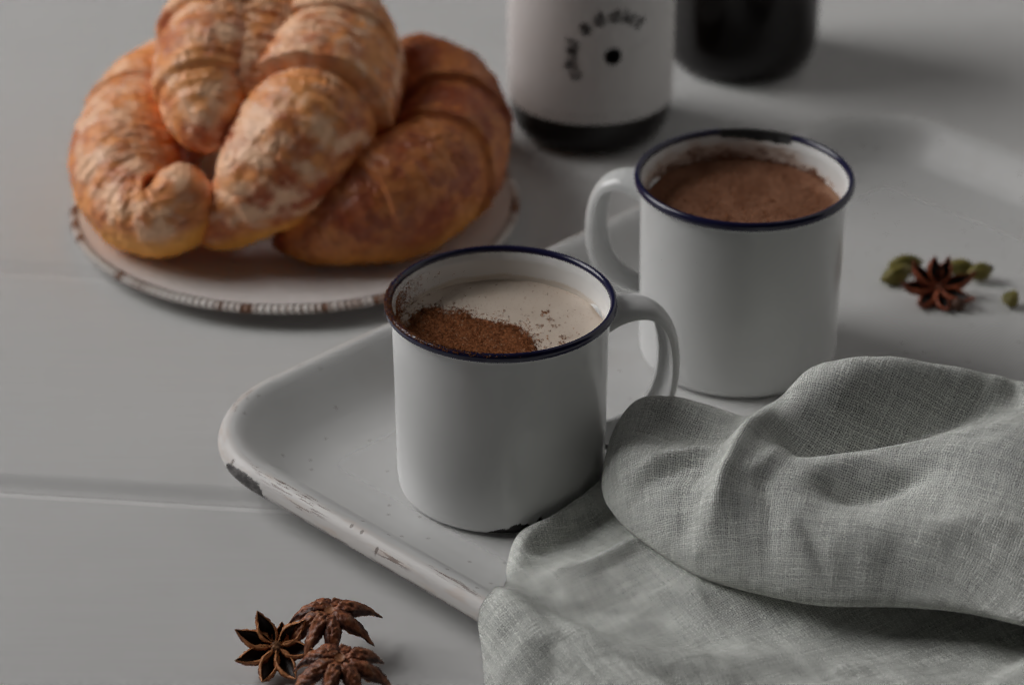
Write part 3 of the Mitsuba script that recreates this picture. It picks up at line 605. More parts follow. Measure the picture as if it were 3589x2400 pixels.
col = lerp(col, (0.46, 0.28, 0.19), 0.8 * cream)
add('spiced_drink_001__cinnamon_powder', moved((v, f), (cx, cy, z0)), 'spice_powder', smooth=True, color=col)
pts = rng.uniform(-0.038, 0.038, (2400, 2))
pts = pts[np.hypot(*pts.T) < 0.0375]
key = add('spiced_drink_001__powder_grains', moved(grains(np.c_[pts, np.full(len(pts), LEVEL * s + 0.0002)], rng.uniform(0.00015, 0.0004, len(pts)), rng), (cx, cy, z0)), 'spice_powder', color=np.repeat(powder_colours(len(pts), rng), len(OV), 0))
tag(key, kind='stuff')
tag('spiced_drink_001', 'drink wholly covered in brown spice powder in the rear mug', 'drink')

# ------------------------------------------------------------------ plate
PC = np.array([-0.0960, 0.2330, 0.0])
prof = round_profile([(0.0, 0.0030), (0.0600, 0.0030), (0.0625, 0.0005), (0.0645, 0.0005), (0.0660, 0.0024), (0.0850, 0.0042), (0.0945, 0.0064), (0.0962, 0.0075)], 0.002, 4)
prof2 = round_profile([(0.0955, 0.0098), (0.0925, 0.0092), (0.0800, 0.0068), (0.0680, 0.0052), (0.0560, 0.0048), (0.0, 0.0048)], 0.006, 6)
add('dessert_plate__dish', moved(join(lathe(prof, 240), lathe(prof2, 240)), PC), 'plate_glaze', smooth=40)
nb = 200
na = nb * 10
a = np.linspace(0, 2 * np.pi, na, endpoint=False)
t = np.linspace(0, 2 * np.pi, 18, endpoint=False)
bead = np.abs(np.sin(a * nb / 2)) ** 0.7
amp = 0.74 + 0.60 * bead
P = np.stack([(0.0970 + 0.0019 * amp[:, None] * np.cos(t)) * np.cos(a)[:, None], (0.0970 + 0.0019 * amp[:, None] * np.cos(t)) * np.sin(a)[:, None], 0.0080 + 0.0014 * amp[:, None] * np.sin(t)], -1)
v, f = grid_mesh(P, wrap_u=True, wrap_v=True)
A2 = np.repeat(a, 18)
patch = meshkit.fbm(np.c_[np.cos(A2) * 5.5, np.sin(A2) * 5.5, A2 * 0], 3, 14)
cell = meshkit.noise(np.c_[np.floor(A2 * nb / (2 * np.pi) + 0.5) * 3.3, A2 * 0, A2 * 0], 5)
rust = sstep(0.46, 0.62, patch + 0.22 * (cell - 0.5)) * (1 - 0.75 * np.repeat(bead, 18)) + 0.9 * sstep(0.55, 0.64, patch) * (cell > 0.4)
groove = (1 - np.repeat(bead, 18)) * np.clip(1.5 * meshkit.fbm(np.c_[np.cos(A2) * 9, np.sin(A2) * 9, A2 * 0], 3, 41) - 0.22, 0.10, 0.75)
col = lerp((0.68, 0.65, 0.62), (0.40, 0.25, 0.17), groove)
col = lerp(col, (0.20, 0.085, 0.042), rust * np.clip(2.4 * meshkit.noise(np.c_[A2 * 40, A2 * 0, A2 * 0], 8) - 0.2, 0.15, 1.0))
add('dessert_plate__beaded_rim', moved((v, f), PC), 'plate_edge', smooth=True, color=col)
tag('dessert_plate', 'round white plate with a notched rusty rim under the croissants', 'plate')


# ------------------------------------------------------------------ croissants
def croissant(key, ctrl, creases, label, seed, flat=0.0, dust=1.0, also=None):
    """One croissant; also: (control points, creases) of a second roll of the same dough that is baked together with the first."""
    parts = [dough(ctrl, creases, seed, flat, dust)]
    if also:
        parts.append(dough(also[0], also[1], seed + 5, flat, dust))
    v, f = join(*[p[0] for p in parts])
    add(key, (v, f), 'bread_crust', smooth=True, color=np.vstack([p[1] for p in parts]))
    tag(key, label, 'croissant', 'croissants piled on the plate')


def dough(ctrl, creases, seed, flat, dust):
    c = np.asarray(ctrl, float)
    s_ = np.r_[0, np.cumsum(np.linalg.norm(np.diff(c[:, :3], axis=0), axis=1))]
    cen, rad = CubicSpline(s_, c[:, :3]), PchipInterpolator(s_, c[:, 3])
    M, N = 420, 220
    sv = np.linspace(0, s_[-1], M)
    C, D = cen(sv), cen(sv, 1)
    D /= np.linalg.norm(D, axis=1, keepdims=True)
    up = np.array([0, 0, 1.0])
    side = np.cross(D, up)
    side /= np.linalg.norm(side, axis=1, keepdims=True)
    upv = np.cross(side, D)
    ph = np.linspace(0, 2 * np.pi, N, endpoint=False)
    S, PHI = np.meshgrid(sv, ph, indexing='ij')
    R = rad(S)
    dirn = side[:, None] * np.cos(PHI)[..., None] + upv[:, None] * np.sin(PHI)[..., None]
    P0 = C[:, None] + dirn * R[..., None]
    total = np.zeros_like(R)
    lip = np.zeros_like(R)
    for (fr, slant, ph0, depth, way) in creases:
        sc = fr * s_[-1] + slant * (np.cos(PHI - ph0)) + 0.0042 * (meshkit.fbm(np.stack([np.cos(PHI) * 1.6, np.sin(PHI) * 1.6, PHI * 0 + fr * 31], -1), 3, seed) - 0.5)
        d = (S - sc) * way                                    # beyond the lip, towards the tip
        fade = 0.30 + 0.70 * sstep(-0.75, 0.1, np.sin(PHI))
        total -= depth * fade * np.exp(-np.maximum(d, 0) / 0.010) * sstep(-0.0004, 0.0013, d)
        total += 0.30 * depth * fade * np.exp(-np.maximum(-d, 0) / 0.0060) * (1 - sstep(-0.0004, 0.0011, d))
        lip = np.maximum(lip, np.exp(-((d + 0.0014) / 0.0016) ** 2) * fade)
    lay = 6.5 * meshkit.fbm(P0 * np.array([75, 75, 60]), 3, seed + 15)
    lay = lay - np.floor(lay)                                    # thin flakes: a slow rise and a sharp edge
    bump = 0.0030 * (meshkit.fbm(P0 * 50, 3, seed + 1) - 0.5) + 0.0011 * (meshkit.fbm(P0 * 170, 3, seed + 2) - 0.5) + 0.0008 * (meshkit.fbm(P0 * 620, 3, seed + 3) - 0.5) + 0.0006 * lay * sstep(0.0, 0.08, 1 - lay)
    stretch = meshkit.fbm(np.stack([S * 420, PHI * 1.6, PHI * 0], -1), 3, seed + 4) - 0.5
    bump += 0.0022 * stretch
    Rn = np.maximum(R + (total + bump) * np.minimum(R / 0.010, 1.0), 0.0006)
    P = C[:, None] + dirn * Rn[..., None]
    if flat:
        low = P[..., 2] < flat
        P[..., 2] = np.where(low, flat + (P[..., 2] - flat) * 0.12, P[..., 2])
    v, f = grid_mesh(P, wrap_v=True)
    a0, b0 = len(v), len(v) + 1
    v = np.vstack([v, P[0].mean(0), P[-1].mean(0)])
    i = np.arange(N)
    f = np.vstack([f, np.stack([(i + 1) % N, i, np.full(N, a0)], 1), np.stack([(M - 1) * N + i, (M - 1) * N + (i + 1) % N, np.full(N, b0)], 1)])
    m = mesh_of(v, f)
    if m.volume < 0:
        f = f[:, ::-1]
    # crust: brown-red bake, pale floury bloom in flakes, yellow where the dough stayed soft
    Pn = P.reshape(-1, 3)
    n_a, n_b, n_c = meshkit.fbm(Pn * 48, 4, seed + 7), meshkit.fbm(Pn * 210, 4, seed + 8), meshkit.fbm(Pn * 640, 3, seed + 9)
    toast = sstep(0.36, 0.62, 0.55 * n_a + 0.45 * n_b)
    crust = lerp((0.80, 0.325, 0.105), (0.42, 0.088, 0.028), toast)
    sn = np.sin(PHI).ravel()
    n_d = meshkit.fbm(Pn * 115, 3, seed + 12)
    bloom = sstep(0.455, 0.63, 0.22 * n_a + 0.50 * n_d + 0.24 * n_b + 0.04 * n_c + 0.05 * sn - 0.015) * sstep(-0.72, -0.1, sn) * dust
    colr = lerp(crust, (0.97, 0.615, 0.385), bloom * 0.82)
    fleck = sstep(0.62, 0.74, n_c) * sstep(0.48, 0.6, n_b) * sstep(-0.3, 0.3, sn) * dust
    colr = lerp(colr, (0.74, 0.58, 0.46), fleck * 0.35)
    colr = lerp(colr, (0.60, 0.33, 0.16), lip.ravel() * 0.15)
    soft = sstep(-0.05, -0.70, sn + 0.5 * (n_a - 0.5))
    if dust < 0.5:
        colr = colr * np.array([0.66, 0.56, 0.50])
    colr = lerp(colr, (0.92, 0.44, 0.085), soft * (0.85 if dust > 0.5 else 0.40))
    colr = np.vstack([colr, colr[:N].mean(0), colr[-N:].mean(0)])
    return (v, f), colr


croissant('croissant', CROISSANT_LEFT, [(0.40, 0.004, 1.2, 0.0030, 1), (0.16, 0.002, 1.4, 0.002, -1)],
          'left croissant lying on the plate, its small tip curled inward', 3, flat=0.0085)
croissant('croissant_001', CROISSANT_TOP, [(0.10, 0.002, 1.2, 0.0014, -1), (0.285, 0.004, 1.3, 0.0062, -1), (0.40, 0.003, 1.3, 0.0020, -1), (0.550, 0.005, 1.6, 0.0085, -1), (0.70, 0.003, 1.5, 0.0022, 1), (0.80, -0.003, 1.4, 0.0026, 1), (0.90, 0.002, 1.4, 0.0022, 1)],
          'big pale croissant propped on top of the other two', 21, also=(CROISSANT_TOP_SHOULDER, [(0.42, 0.003, 1.4, 0.0020, -1), (0.70, 0.003, 1.4, 0.0024, -1)]))
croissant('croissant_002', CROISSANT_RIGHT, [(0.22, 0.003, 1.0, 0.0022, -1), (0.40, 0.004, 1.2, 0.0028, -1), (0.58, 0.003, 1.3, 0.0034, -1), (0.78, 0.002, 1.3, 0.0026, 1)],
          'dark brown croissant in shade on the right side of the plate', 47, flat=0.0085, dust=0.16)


# ------------------------------------------------------------------ bottles
def bottle(key, x, y, label):
    prof = round_profile([(0.0, 0.0035), (0.0270, 0.0022), (0.0300, 0.0004), (0.0345, 0.0032), (0.0372, 0.0085), (0.0384, 0.0150), (0.0386, 0.0220), (0.0386, 0.0960), (0.0378, 0.1010), (0.0340, 0.1070), (0.0275, 0.1115), (0.0240, 0.1140),
                          (0.0238, 0.1150), (0.0238, 0.1160), (0.0240, 0.1165), (0.0240, 0.1170), (0.0225, 0.1175), (0.0, 0.1175)], 0.004, 6)
    add(key + '__glass', moved(lathe(prof, 200), (x, y, 0)), 'dark_glass', smooth=50)
    cap = round_profile([(0.0, 0.1330), (0.0245, 0.1330), (0.0260, 0.1315), (0.0262, 0.1190), (0.0263, 0.1165)][::-1], 0.001, 4)
    add(key + '__cap', moved(lathe(cap, 120), (x, y, 0)), 'black_cap', smooth=50)
    tag(key, *label)


B1 = np.array([0.0368, 0.3305])
bottle('bottle', B1[0], B1[1], ('dark bottle with a white paper label behind the mugs', 'bottle'))
RL = 0.03885


def on_label(sx, z, r):
    """Label coordinates (metres round the bottle from the side that faces the camera, height) -> world."""
    a = np.asarray(sx) / RL
    return np.stack([B1[0] + r * np.sin(a), B1[1] - r * np.cos(a), np.broadcast_to(z, np.shape(a))], -1)


sx = np.linspace(-2.85 * RL, 2.85 * RL, 240)
zz = np.array([0.0192, 0.0193, 0.04, 0.07, 0.0925, 0.0926])
rr = np.array([RL - 0.0003, RL, RL, RL, RL, RL - 0.0003])
P = np.stack([on_label(sx, z, r) for z, r in zip(zz, rr)], 1)
add('bottle__label', grid_mesh(P, flip=False), 'label_paper', smooth=40)
tag('bottle__label', 'white paper label with round black lettering')
DS, DZ = 0.0092, 0.0530
letters = []
for ch, deg in (('c', 207), ('h', 190), ('a', 172.5), ('i', 159), ('a', 133), ('d', 110), ('d', 89), ('i', 74), ('c', 62), ('t', 47.5)):
    m = meshkit.text_mesh(ch, 0.0061, 0.0001, bold=True)
    lv, lf = np.array(m.vertices), np.array(m.faces)
    lv, lf = trimesh.remesh.subdivide(lv, lf)
    lv, lf = join(*[(lv + [ox, oy, oz], lf) for ox, oy, oz in ((0, 0, 0), (0.00028, 0.0001, 0.00004), (-0.00028, -0.0001, 0.00008))])
    lv[:, 0] -= (lv[:, 0].min() + lv[:, 0].max()) / 2
    lv[:, 1] -= 0.0021
    th = math.radians(deg - 90)
    R2 = np.array([[math.cos(th), -math.sin(th)], [math.sin(th), math.cos(th)]])
    p2 = lv[:, :2] @ R2.T + 0.0190 * np.array([math.cos(math.radians(deg)), math.sin(math.radians(deg))])
    W = on_label(DS + p2[:, 0], DZ + p2[:, 1], RL + 0.00012)
    W[:, :2] += (W[:, :2] - B1) / RL * lv[:, 2:]
    letters.append((W, lf))
add('bottle__label__lettering', join(*letters), 'black_ink')
rr, aa = np.meshgrid(np.linspace(0, 0.0041, 8), np.linspace(0, 2 * np.pi, 48, endpoint=False), indexing='ij')
add('bottle__label__dot', grid_mesh(on_label(DS + rr * np.cos(aa), DZ + rr * np.sin(aa), RL + 0.0002), wrap_v=True), 'black_ink')
lines = [grid_mesh(np.stack([on_label(DS + np.linspace(0.008, 0.019, 12), DZ + np.linspace(0.0022, 0.0052, 12) + dz, RL + 0.00015) for dz in (0, 0.00035)], 1))]
rs = np.random.default_rng(5)
x = -0.0245
while x < 0.0215:
    w = rs.uniform(0.0005, 0.0012)
    if not (0.006 < x < 0.0125):
        lines.append(grid_mesh(np.stack([on_label(np.linspace(x, x + w, 3), np.full(3, 0.0228) + dz, RL + 0.00015) for dz in (0, 0.0009)], 1)))
    x += w + rs.uniform(0.0003, 0.0008)
tag(add('bottle__label__fine_print', join(*lines), 'grey_ink'), kind='stuff')
bottle('bottle_001', 0.1133, 0.4100, ('all dark bottle standing behind the labelled bottle', 'bottle'))


# ------------------------------------------------------------------ linen napkin
def flatten(V, F, uv, rounds=14):
    """The cloth laid flat with as little stretch as possible (as rigid as possible, triangle by triangle), so that threads keep their spacing over folds."""
    from scipy.sparse import coo_matrix
    from scipy.sparse.linalg import splu
    a, b, c = V[F[:, 0]], V[F[:, 1]], V[F[:, 2]]
    l = np.linalg.norm(b - a, axis=1) + 1e-9
    ex = (b - a) / l[:, None]
    px = ((c - a) * ex).sum(1)
    py = np.linalg.norm((c - a) - px[:, None] * ex, axis=1) + 1e-9
    x = np.stack([np.zeros((len(F), 2)), np.c_[l, l * 0], np.c_[px, py]], 1)
    cots = []
    for k in range(3):
        i, j = x[:, (k + 1) % 3] - x[:, k], x[:, (k + 2) % 3] - x[:, k]
        cots.append(np.clip((i * j).sum(1) / np.maximum(np.abs(i[:, 0] * j[:, 1] - i[:, 1] * j[:, 0]), 1e-12), 0.08, 6.0))
    n = len(V)
    rows, cols, vals = [], [], []
    for k in range(3):
        i, j, w = F[:, (k + 1) % 3], F[:, (k + 2) % 3], cots[k]
        rows += [i, j, i, j]
        cols += [j, i, i, j]
        vals += [-w, -w, w, w]
    Lm = coo_matrix((np.concatenate(vals), (np.concatenate(rows), np.concatenate(cols))), shape=(n, n)).tocsc()
    solve = splu(Lm + coo_matrix((np.full(n, 1e-7), (np.arange(n), np.arange(n))), shape=(n, n)).tocsc())
    for _ in range(rounds):
        J = np.zeros((len(F), 2, 2))
        for k in range(3):
            i, j = (k + 1) % 3, (k + 2) % 3
            J += cots[k][:, None, None] * (uv[F[:, i]] - uv[F[:, j]])[:, :, None] * (x[:, i] - x[:, j])[:, None, :]
        t = np.arctan2(J[:, 1, 0] - J[:, 0, 1], J[:, 0, 0] + J[:, 1, 1])
        R = np.stack([np.stack([np.cos(t), -np.sin(t)], -1), np.stack([np.sin(t), np.cos(t)], -1)], 1)
        rhs = np.zeros((n, 2))
        for k in range(3):
            i, j = (k + 1) % 3, (k + 2) % 3
            g = cots[k][:, None] * np.einsum('nij,nj->ni', R, x[:, i] - x[:, j])
            np.add.at(rhs, F[:, i], g)
            np.add.at(rhs, F[:, j], -g)
        uv = solve.solve(rhs)
    return uv


def cloth(points, outline, edge_line, edge_z, w, seed, step=0.00095, creases=(), push=None, floor=None, wrinkle=1.0, angle=0.0, skirt=None, smoothing=0.0):
    """A sheet over the outline whose heights run through the points; near edge_line it rolls down to edge_z."""
    pts = np.asarray(points, float)
    poly = Polygon(outline).buffer(0)
    if poly.geom_type != 'Polygon':
        poly = max(poly.geoms, key=lambda g: g.area)
    x0, y0, x1, y1 = poly.bounds
    gx, gy = np.arange(x0 - 0.004, x1 + 0.004, step), np.arange(y0 - 0.004, y1 + 0.004, step)
    GX, GY = np.meshgrid(gx, gy, indexing='ij')
    rbf = RBFInterpolator(pts[:, :2], pts[:, 2], kernel='thin_plate_spline', smoothing=smoothing)
    coarse = (np.arange(x0 - 0.006, x1 + 0.008, 0.003), np.arange(y0 - 0.006, y1 + 0.008, 0.003))
    CX, CY = np.meshgrid(*coarse, indexing='ij')
    CZ = rbf(np.c_[CX.ravel(), CY.ravel()]).reshape(CX.shape)
    GZ = RegularGridInterpolator(coarse, CZ, method='cubic', bounds_error=False, fill_value=None)(np.stack([GX, GY], -1))
    el = np.asarray(edge_line, float)
    line = LineString(el[:, :2])
    sl = np.r_[0, np.cumsum(np.linalg.norm(np.diff(el[:, :2], axis=0), axis=1))]

    def height(X, Y, base):
        pg = shapely.points(X.ravel(), Y.ravel())
        dist, at = shapely.distance(pg, line).reshape(X.shape), shapely.line_locate_point(line, pg).reshape(X.shape)
        ez, ww = np.interp(at, sl, edge_z), np.interp(at, sl, np.broadcast_to(w, (len(sl),)))
        t = np.clip(dist / ww, 0, 1)
        q = np.stack([X, Y, X * 0], -1)
        base = base + wrinkle * (0.0012 * (meshkit.fbm(q * np.array([42, 60, 1]), 3, seed) - 0.5) + 0.0005 * (meshkit.fbm(q * 190, 3, seed + 1) - 0.5))
        Z = ez + (base - ez) * np.sqrt(np.maximum(1 - (1 - t) ** 2, 0))
        if floor is None:
            return Z
        fl = floor(X, Y)
        return fl + 0.0009 * np.logaddexp(0, (Z - fl) / 0.0009)                # lies softly on what is under it

    for ln, hgt, wid in creases:
        far = shapely.distance(shapely.points(GX.ravel(), GY.ravel()), LineString(ln)).reshape(GX.shape)
        along_ = shapely.line_locate_point(LineString(ln), shapely.points(GX.ravel(), GY.ravel()), normalized=True).reshape(GX.shape)
        GZ = GZ + hgt * np.exp(-(far / wid) ** 2) * np.clip(4 * np.minimum(along_, 1 - along_) + 0.15, 0, 1)
    G0 = GZ
    GZ = height(GX, GY, G0)
    bl = poly.exterior
    nb_ = int(bl.length / step)
    bp = np.array([bl.interpolate(k / nb_ * bl.length).coords[0] for k in range(nb_)])
    rings = []
    for dd_in in (0.00025, 0.0008, 0.0016, 0.0027):
        g = poly.buffer(-dd_in)
        for e in ([g.exterior] if g.geom_type == 'Polygon' else [x.exterior for x in g.geoms]):
            k = max(8, int(e.length / (step * 0.9)))
            rings.append(np.array([e.interpolate(i / k * e.length).coords[0] for i in range(k)]))
    inner = poly.buffer(-0.0034)
    shapely.prepare(inner)
    ins = shapely.contains(inner, shapely.points(GX.ravel(), GY.ravel()))
    XY = np.vstack([bp, *rings, np.c_[GX.ravel()[ins], GY.ravel()[ins]]])
    look = lambda G: RegularGridInterpolator((gx, gy), G, bounds_error=False, fill_value=None)(XY)  # noqa: E731
    Zv = height(XY[:, 0], XY[:, 1], look(G0))
    tri = Delaunay(XY + 1e-7 * np.random.default_rng(1).random(XY.shape)).simplices
    mid = XY[tri].mean(1)
    shapely.prepare(poly)
    tri = tri[shapely.contains(poly, shapely.points(mid))]
    ar = np.cross(XY[tri[:, 1]] - XY[tri[:, 0]], XY[tri[:, 2]] - XY[tri[:, 0]])
    tri = tri[np.abs(ar) > 1e-10]
    tri = np.where((np.cross(XY[tri[:, 1]] - XY[tri[:, 0]], XY[tri[:, 2]] - XY[tri[:, 0]]) < 0)[:, None], tri[:, ::-1], tri)
    V3 = np.c_[XY, Zv]
    UV = XY.copy()
    if skirt:
        tang = np.roll(bp, -1, 0) - np.roll(bp, 1, 0)
        tang /= np.linalg.norm(tang, axis=1, keepdims=True) + 1e-12
        nin = np.stack([-tang[:, 1], tang[:, 0]], 1) * (1 if bl.is_ccw else -1)
        for k in range(6):
            nin = (np.roll(nin, 1, 0) + nin + np.roll(nin, -1, 0)) / 3
        rowsk = [np.arange(nb_)]
        for (dn, dz) in skirt:
            r3 = np.c_[bp + nin * dn, np.maximum(Zv[:nb_] + dz, 0.0012)]
            rowsk.append(len(V3) + np.arange(nb_))
            V3 = np.vstack([V3, r3])
            UV = np.vstack([UV, UV[:nb_] + np.c_[nin * (dn + abs(dz))]])
        for r0, r1 in zip(rowsk[:-1], rowsk[1:]):
            n_ = np.roll(np.arange(nb_), -1)
            a_, b_, c_, d_ = r0, r0[n_], r1[n_], r1
            quad = np.vstack([np.stack([a_, c_, b_], 1), np.stack([a_, d_, c_], 1)])
            tri = np.vstack([tri, quad if bl.is_ccw else quad[:, ::-1]])
    if push:
        for (mx, my, mr) in push:
            d = V3[:, :2] - [mx, my]
            L = np.linalg.norm(d, axis=1)
            k = L < mr
            V3[k, :2] = [mx, my] + d[k] / L[k, None] * mr
    UV = flatten(V3, tri, UV)
    ca, sa = math.cos(angle), math.sin(angle)
    return (V3, tri), np.c_[UV[:, 0] * ca + UV[:, 1] * sa, -UV[:, 0] * sa + UV[:, 1] * ca]


def over_tray(gx, gy):
    z = tray_height(np.c_[gx.ravel(), gy.ravel()])
    return (np.maximum(z, 0.0) + 0.0022).reshape(gx.shape)


keepoff = [(MUGS[0][0], MUGS[0][1], 0.0404)]
left = np.array(SHEET_LEFT)
left = smooth_line(left, 160)
outl = np.vstack([left[:, :2], [[0.03, -0.19], [0.24, -0.19], [0.24, 0.0], [0.09, 0.0], [0.06, 0.0]]])
lw = np.interp(np.linspace(0, 1, 160), [0, 0.30, 0.40, 1.0], [0.0028, 0.0030, 0.0055, 0.007])
mesh, uv = cloth(SHEET_POINTS, outl, left, left[:, 2], lw, 61, push=keepoff, floor=over_tray, smoothing=8e-7, wrinkle=1.3, angle=0.30, creases=SHEET_CREASES, skirt=[(0.0006, -0.0008), (0.002, -0.0016), (0.006, -0.0018)])
add('linen_napkin__lower_layer', mesh, 'linen', smooth=True, uv=uv)
front = smooth_line(np.array(FOLD_FRONT), 220)
outl = np.vstack([front[:, :2], [[0.235, -0.03], [0.235, 0.03], [0.19, 0.046], [0.15, 0.050], [0.12, 0.047], [0.10, 0.036], [0.085, 0.031], [0.07, 0.036], [0.055, 0.034], [0.046, 0.029]]])
edge = np.vstack([front[:, :2], outl[len(front):], front[:1, :2]])
ez = np.r_[front[:, 2], [0.02, 0.008, 0.006, 0.006, 0.006, 0.006, 0.006, 0.006, 0.006, 0.008], front[0, 2]]
wd = np.r_[np.interp(np.linspace(0, 1, 220), [0, 0.2, 0.4, 1.0], [0.009, 0.011, 0.016, 0.022]), [0.012] + [0.024] * 2 + [0.028] * 2 + [0.018] * 5, 0.012]
mesh, uv = cloth(FOLD_POINTS, outl, edge, ez, wd, 83, push=keepoff, floor=None, wrinkle=1.1, angle=0.74, creases=FOLD_CREASES, smoothing=1.5e-6, skirt=[(0.0012, -0.0022), (0.0042, -0.0042), (0.0100, -0.0052), (0.0200, -0.0050)])
add('linen_napkin__upper_fold', mesh, 'linen', smooth=True, uv=uv)
tag('linen_napkin', 'crumpled grey green linen napkin lying over the tray edge beside the front mug', 'napkin')


# ------------------------------------------------------------------ star anise and cardamom
def pod(L, Wm, Dm, seed, openness=0.62, dark=(0.105, 0.030, 0.014), light=(0.33, 0.110, 0.046), rim=(0.52, 0.22, 0.085), inside=(0.020, 0.008, 0.005), rough=0.0017):
    """One carpel along +x, slit upwards: a boat with a beak; returns (v, f), colours."""
    nt, na_, ni = 44, 26, 16
    t = np.linspace(0.0, 1.0, nt)
    w = Wm * np.sin(np.pi * np.clip(t, 0, 1) ** 0.85) ** 0.75 * (1 - 0.25 * t) + 0.00025
    d = Dm * np.sin(np.pi * np.clip(t * 0.93 + 0.05, 0, 1) ** 0.8) ** 0.7 + 0.0002
    zr = 0.0012 * t ** 2 + 0.0016 * sstep(0.75, 1.0, t)
    op = openness * np.sin(np.pi * np.clip(t * 0.9 + 0.08, 0, 1)) ** 0.6 + 0.05
    ao = np.linspace(0, np.pi, na_)
    ai = np.linspace(np.pi, 0, ni)
    P, kind = np.zeros((nt, na_ + ni, 3)), np.r_[np.where((np.arange(na_) < 2) | (np.arange(na_) > na_ - 3), 1, 0), np.where((np.arange(ni) < 2) | (np.arange(ni) > ni - 3), 1, 2)]
    for k in range(nt):
        belly = np.sin(ao)
        yo = np.cos(ao) * w[k] * (op[k] + (1 - op[k]) * belly ** 0.6)
        zo = -belly ** 0.9 * d[k]
        yi = np.cos(ai) * w[k] * (op[k] * 0.80 + (1 - op[k]) * 0.7 * np.sin(ai) ** 0.6)
        zi = -np.sin(ai) * d[k] * 0.72 + 0.0001
        P[k, :, 0] = t[k] * L
        P[k, :, 1] = np.r_[yo, yi]
        P[k, :, 2] = np.r_[zo, zi] + zr[k]
    q = P.copy()
    wr = meshkit.fbm(q * np.array([420, 900, 900]) + seed * 7.3, 3, seed) - 0.5
    fine = meshkit.fbm(q * 1900 + seed, 2, seed + 1) - 0.5
    nrm = np.zeros_like(P)
    nrm[:, :na_, 1], nrm[:, :na_, 2] = np.cos(ao), -np.sin(ao)
    P += nrm * ((rough * wr + 0.0007 * fine))[..., None] * np.minimum(w / (Wm * 0.5), 1)[:, None, None]
    v, f = grid_mesh(P, wrap_v=True, flip=True)
    tone = sstep(0.3, 0.72, meshkit.fbm(v * 900 + seed * 3.1, 3, seed + 2))
    col = lerp(dark, light, tone)
    bark = sstep(0.05, 0.22, (wr + 0.5 * fine).reshape(-1))                 # dry raised wrinkles are tan
    if rough > 0.002:                                                     # keel brown and wrinkled, flanks dark and smooth
        keel = sstep(0.70, 0.97, np.tile(np.r_[np.sin(ao), np.zeros(ni)], nt))
        col = lerp(col * np.array([0.28, 0.22, 0.22]), col * 1.15, keel)
        bark = bark * keel
    col = lerp(col, (0.40, 0.20, 0.105), bark * (0.55 if rough > 0.002 else 0.3))
    kk = np.tile(kind, nt)
    col[kk == 1] = lerp(rim, light, 0.45 * tone)[kk == 1]
    col[kk == 2] = inside
    return (v, f), col


def star_anise(key, at, tilt_axis, tilt, spin, pods, flip, label, droop=0.0, stem=True, tint=1.0, width=1.0):
    tint = np.asarray(tint, float)
    turn = np.random.default_rng(len(key) * 7 + 1)
    base = rot_axis(tilt_axis, tilt) @ rot_axis([0, 0, 1], spin)
    for i, (az, L, lift) in enumerate(pods):
        (v, f), col = pod(L, 0.00285 * width, 0.0043 * (1.0 if not flip else 1.25), 5 + 13 * i + len(key), **({} if not flip else {'openness': 0.35, 'rough': 0.0025}))
        v = v + [0.0008, 0, 0]
        if flip:
            v = v * [1, 1, -1]
            f = f[:, ::-1]
            v[:, 2] -= droop * v[:, 0] ** 2 / 0.013
        r = base @ rot_axis([0, 0, 1], az) @ rot_axis([0, 1, 0], -lift) @ rot_axis([1, 0, 0], turn.uniform(-30, 30) if flip else turn.uniform(-9, 9))
        add(f'{key}__pod', moved((v, f), at, r), 'pod_skin', smooth=True, color=col * tint)
    core = trimesh.creation.icosphere(3, 1.0)
    cv = np.array(core.vertices) * [0.0021, 0.0021, 0.0016 if not flip else 0.0030]
    cv = cv * (0.85 + 0.5 * meshkit.fbm(cv * 1500, 3, 77))[:, None] + [0, 0, -0.0012 if not flip else 0.0010]
    ccol = lerp((0.10, 0.04, 0.018), (0.34, 0.16, 0.07), sstep(0.3, 0.7, meshkit.fbm(cv * 1200, 2, 3)))
    add(f'{key}__core', moved((cv, np.array(core.faces)), at, base), 'pod_skin', smooth=True, color=ccol * tint)
    if flip and stem:
        h = np.linspace(0, 1, 12)
        a_ = np.linspace(0, 2 * np.pi, 14, endpoint=False)
        rr_ = 0.0012 + 0.0005 * h
        P = np.stack([rr_[:, None] * np.cos(a_), rr_[:, None] * np.sin(a_), np.broadcast_to(0.002 + 0.0032 * h[:, None], (12, 14))], -1)
        P += 0.0005 * (meshkit.fbm(P * 1400, 2, 9) - 0.5)[..., None]
        v, f = grid_mesh(P, wrap_v=True)
        v = np.vstack([v, [0, 0, 0.0046]])
        f = np.vstack([f, np.stack([11 * 14 + np.arange(14), 11 * 14 + (np.arange(14) + 1) % 14, np.full(14, len(v) - 1)], 1)])
        add(f'{key}__stem', moved((v, f), at, base), 'pod_skin', smooth=True, color=np.broadcast_to(np.array([0.30, 0.12, 0.05]) * tint, (len(v), 3)))
    tag(key, label, 'star anise', 'star anise in front of the tray' if tint.ndim == 0 else None)


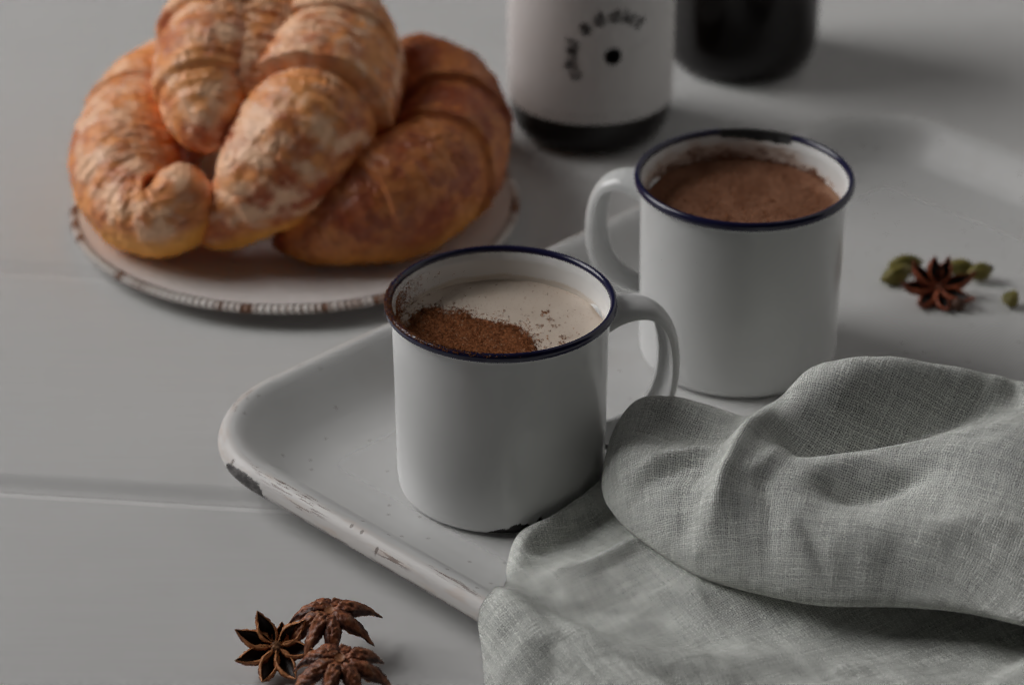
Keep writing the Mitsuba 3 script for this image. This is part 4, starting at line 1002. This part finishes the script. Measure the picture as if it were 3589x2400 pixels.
star_anise('star_anise', [-0.0804, -0.1039, 0.0095], [1, 0, 0], 33, 0,
           [(163, 0.0142, 8), (122, 0.0125, 14), (38, 0.0125, 10), (-12, 0.0128, 4), (-62, 0.0145, 2), (-107, 0.0142, 2), (-153, 0.0145, 4), (78, 0.0080, -20)],
           False, 'leftmost star anise, lying open side up with pointed pods spread wide', width=1.6)
star_anise('star_anise_001', [-0.0625, -0.0945, 0.0135], [1, 0, 0], 12, 12,
           [(10, 0.0165, 12), (56, 0.0125, -4), (104, 0.0120, 2), (150, 0.0135, 8), (192, 0.0160, 4), (228, 0.0150, 16), (268, 0.0165, 14), (316, 0.0150, 20)],
           True, 'rear star anise turned over like a dome, nearest the tray rim', droop=0.34, width=1.62)
star_anise('star_anise_002', [-0.0575, -0.1215, 0.0135], [1, 0, 0], 18, 0,
           [(24, 0.0150, -2), (80, 0.0125, -24), (126, 0.0135, -8), (164, 0.0150, 2), (206, 0.0180, 6), (252, 0.0150, 12), (300, 0.0155, 8), (344, 0.0175, 2)],
           True, 'star anise cut off by the lower picture edge, overturned with a stub at its middle', droop=0.20, width=1.62)
star_anise('star_anise_003', [0.1793, 0.1563, 0.0085], [1, 0, 0], 20, 10,
           [(5, 0.0160, 6), (55, 0.0125, 24), (95, 0.0120, 44), (140, 0.0145, 24), (178, 0.0165, 8), (222, 0.0155, 0), (268, 0.0145, -2), (315, 0.0165, 2)],
           False, 'dark red star anise among cardamom pods on the tray', tint=(0.62, 0.36, 0.34), width=1.6)


def cardamom(key, at, yaw, pitch, L, Wd, label, seed, col_a=(0.085, 0.078, 0.011), col_b=(0.22, 0.180, 0.040), tip=False):
    m = trimesh.creation.icosphere(4, 1.0)
    v = np.array(m.vertices)
    ang = np.arctan2(v[:, 2], v[:, 1])
    taper = np.clip(1 - np.abs(v[:, 0]) ** 2.4 * 0.25, 0, 1)
    taper = taper * (1 - 0.38 * np.abs(v[:, 0]) ** 3)
    r = (1 + 0.13 * np.cos(3 * ang) + 0.05 * np.cos(15 * ang + 3 * v[:, 0])) * taper
    v = np.stack([v[:, 0] * L / 2, v[:, 1] * r * Wd / 2, v[:, 2] * r * Wd / 2], 1)
    v += 0.0007 * (meshkit.fbm(v * 420, 3, seed) - 0.5)[:, None]
    col = lerp(col_a, col_b, sstep(0.3, 0.7, meshkit.fbm(np.c_[v[:, 0] * 120, np.cos(ang) * 3, np.sin(ang) * 3], 3, seed + 1)))
    if tip:
        col = lerp(col, (0.02, 0.016, 0.01), sstep(0.30, 0.42, v[:, 0] / L))
    r3 = rot_axis([0, 0, 1], yaw) @ rot_axis([0, 1, 0], pitch)
    add(key, moved((v, np.array(m.faces)), at, r3), 'pod_skin', smooth=True, color=col)
    tag(key, label, 'cardamom pod' if 'peppercorn' not in label else 'peppercorn')


cardamom('cardamom_pod', [0.1632, 0.1695, 0.0070], 25, -12, 0.0155, 0.0080, 'big green cardamom pod at the left end of the spice heap on the tray', 3)
cardamom('cardamom_pod_001', [0.1685, 0.1800, 0.0068], 8, 0, 0.0155, 0.0072, 'green cardamom pod lying behind the dark star anise, left of its centre', 13)
cardamom('cardamom_pod_002', [0.1990, 0.1712, 0.0075], 12, -14, 0.0125, 0.0072, 'green cardamom pod with a black end, right of the dark star anise', 23, tip=True)
cardamom('cardamom_pod_003', [0.1915, 0.1775, 0.0065], -6, 0, 0.0140, 0.0068, 'green cardamom pod mostly hidden behind the right of the dark star anise', 33)
cardamom('cardamom_pod_004', [0.2090, 0.1492, 0.0062], 65, -10, 0.0092, 0.0068, 'short green cardamom pod lying alone at the right edge of the tray', 43)
cardamom('peppercorn', [0.1866, 0.1462, 0.0052], 0, 0, 0.0062, 0.0058, 'small dark brown peppercorn in front of the dark star anise', 53, (0.05, 0.02, 0.012), (0.10, 0.045, 0.025))
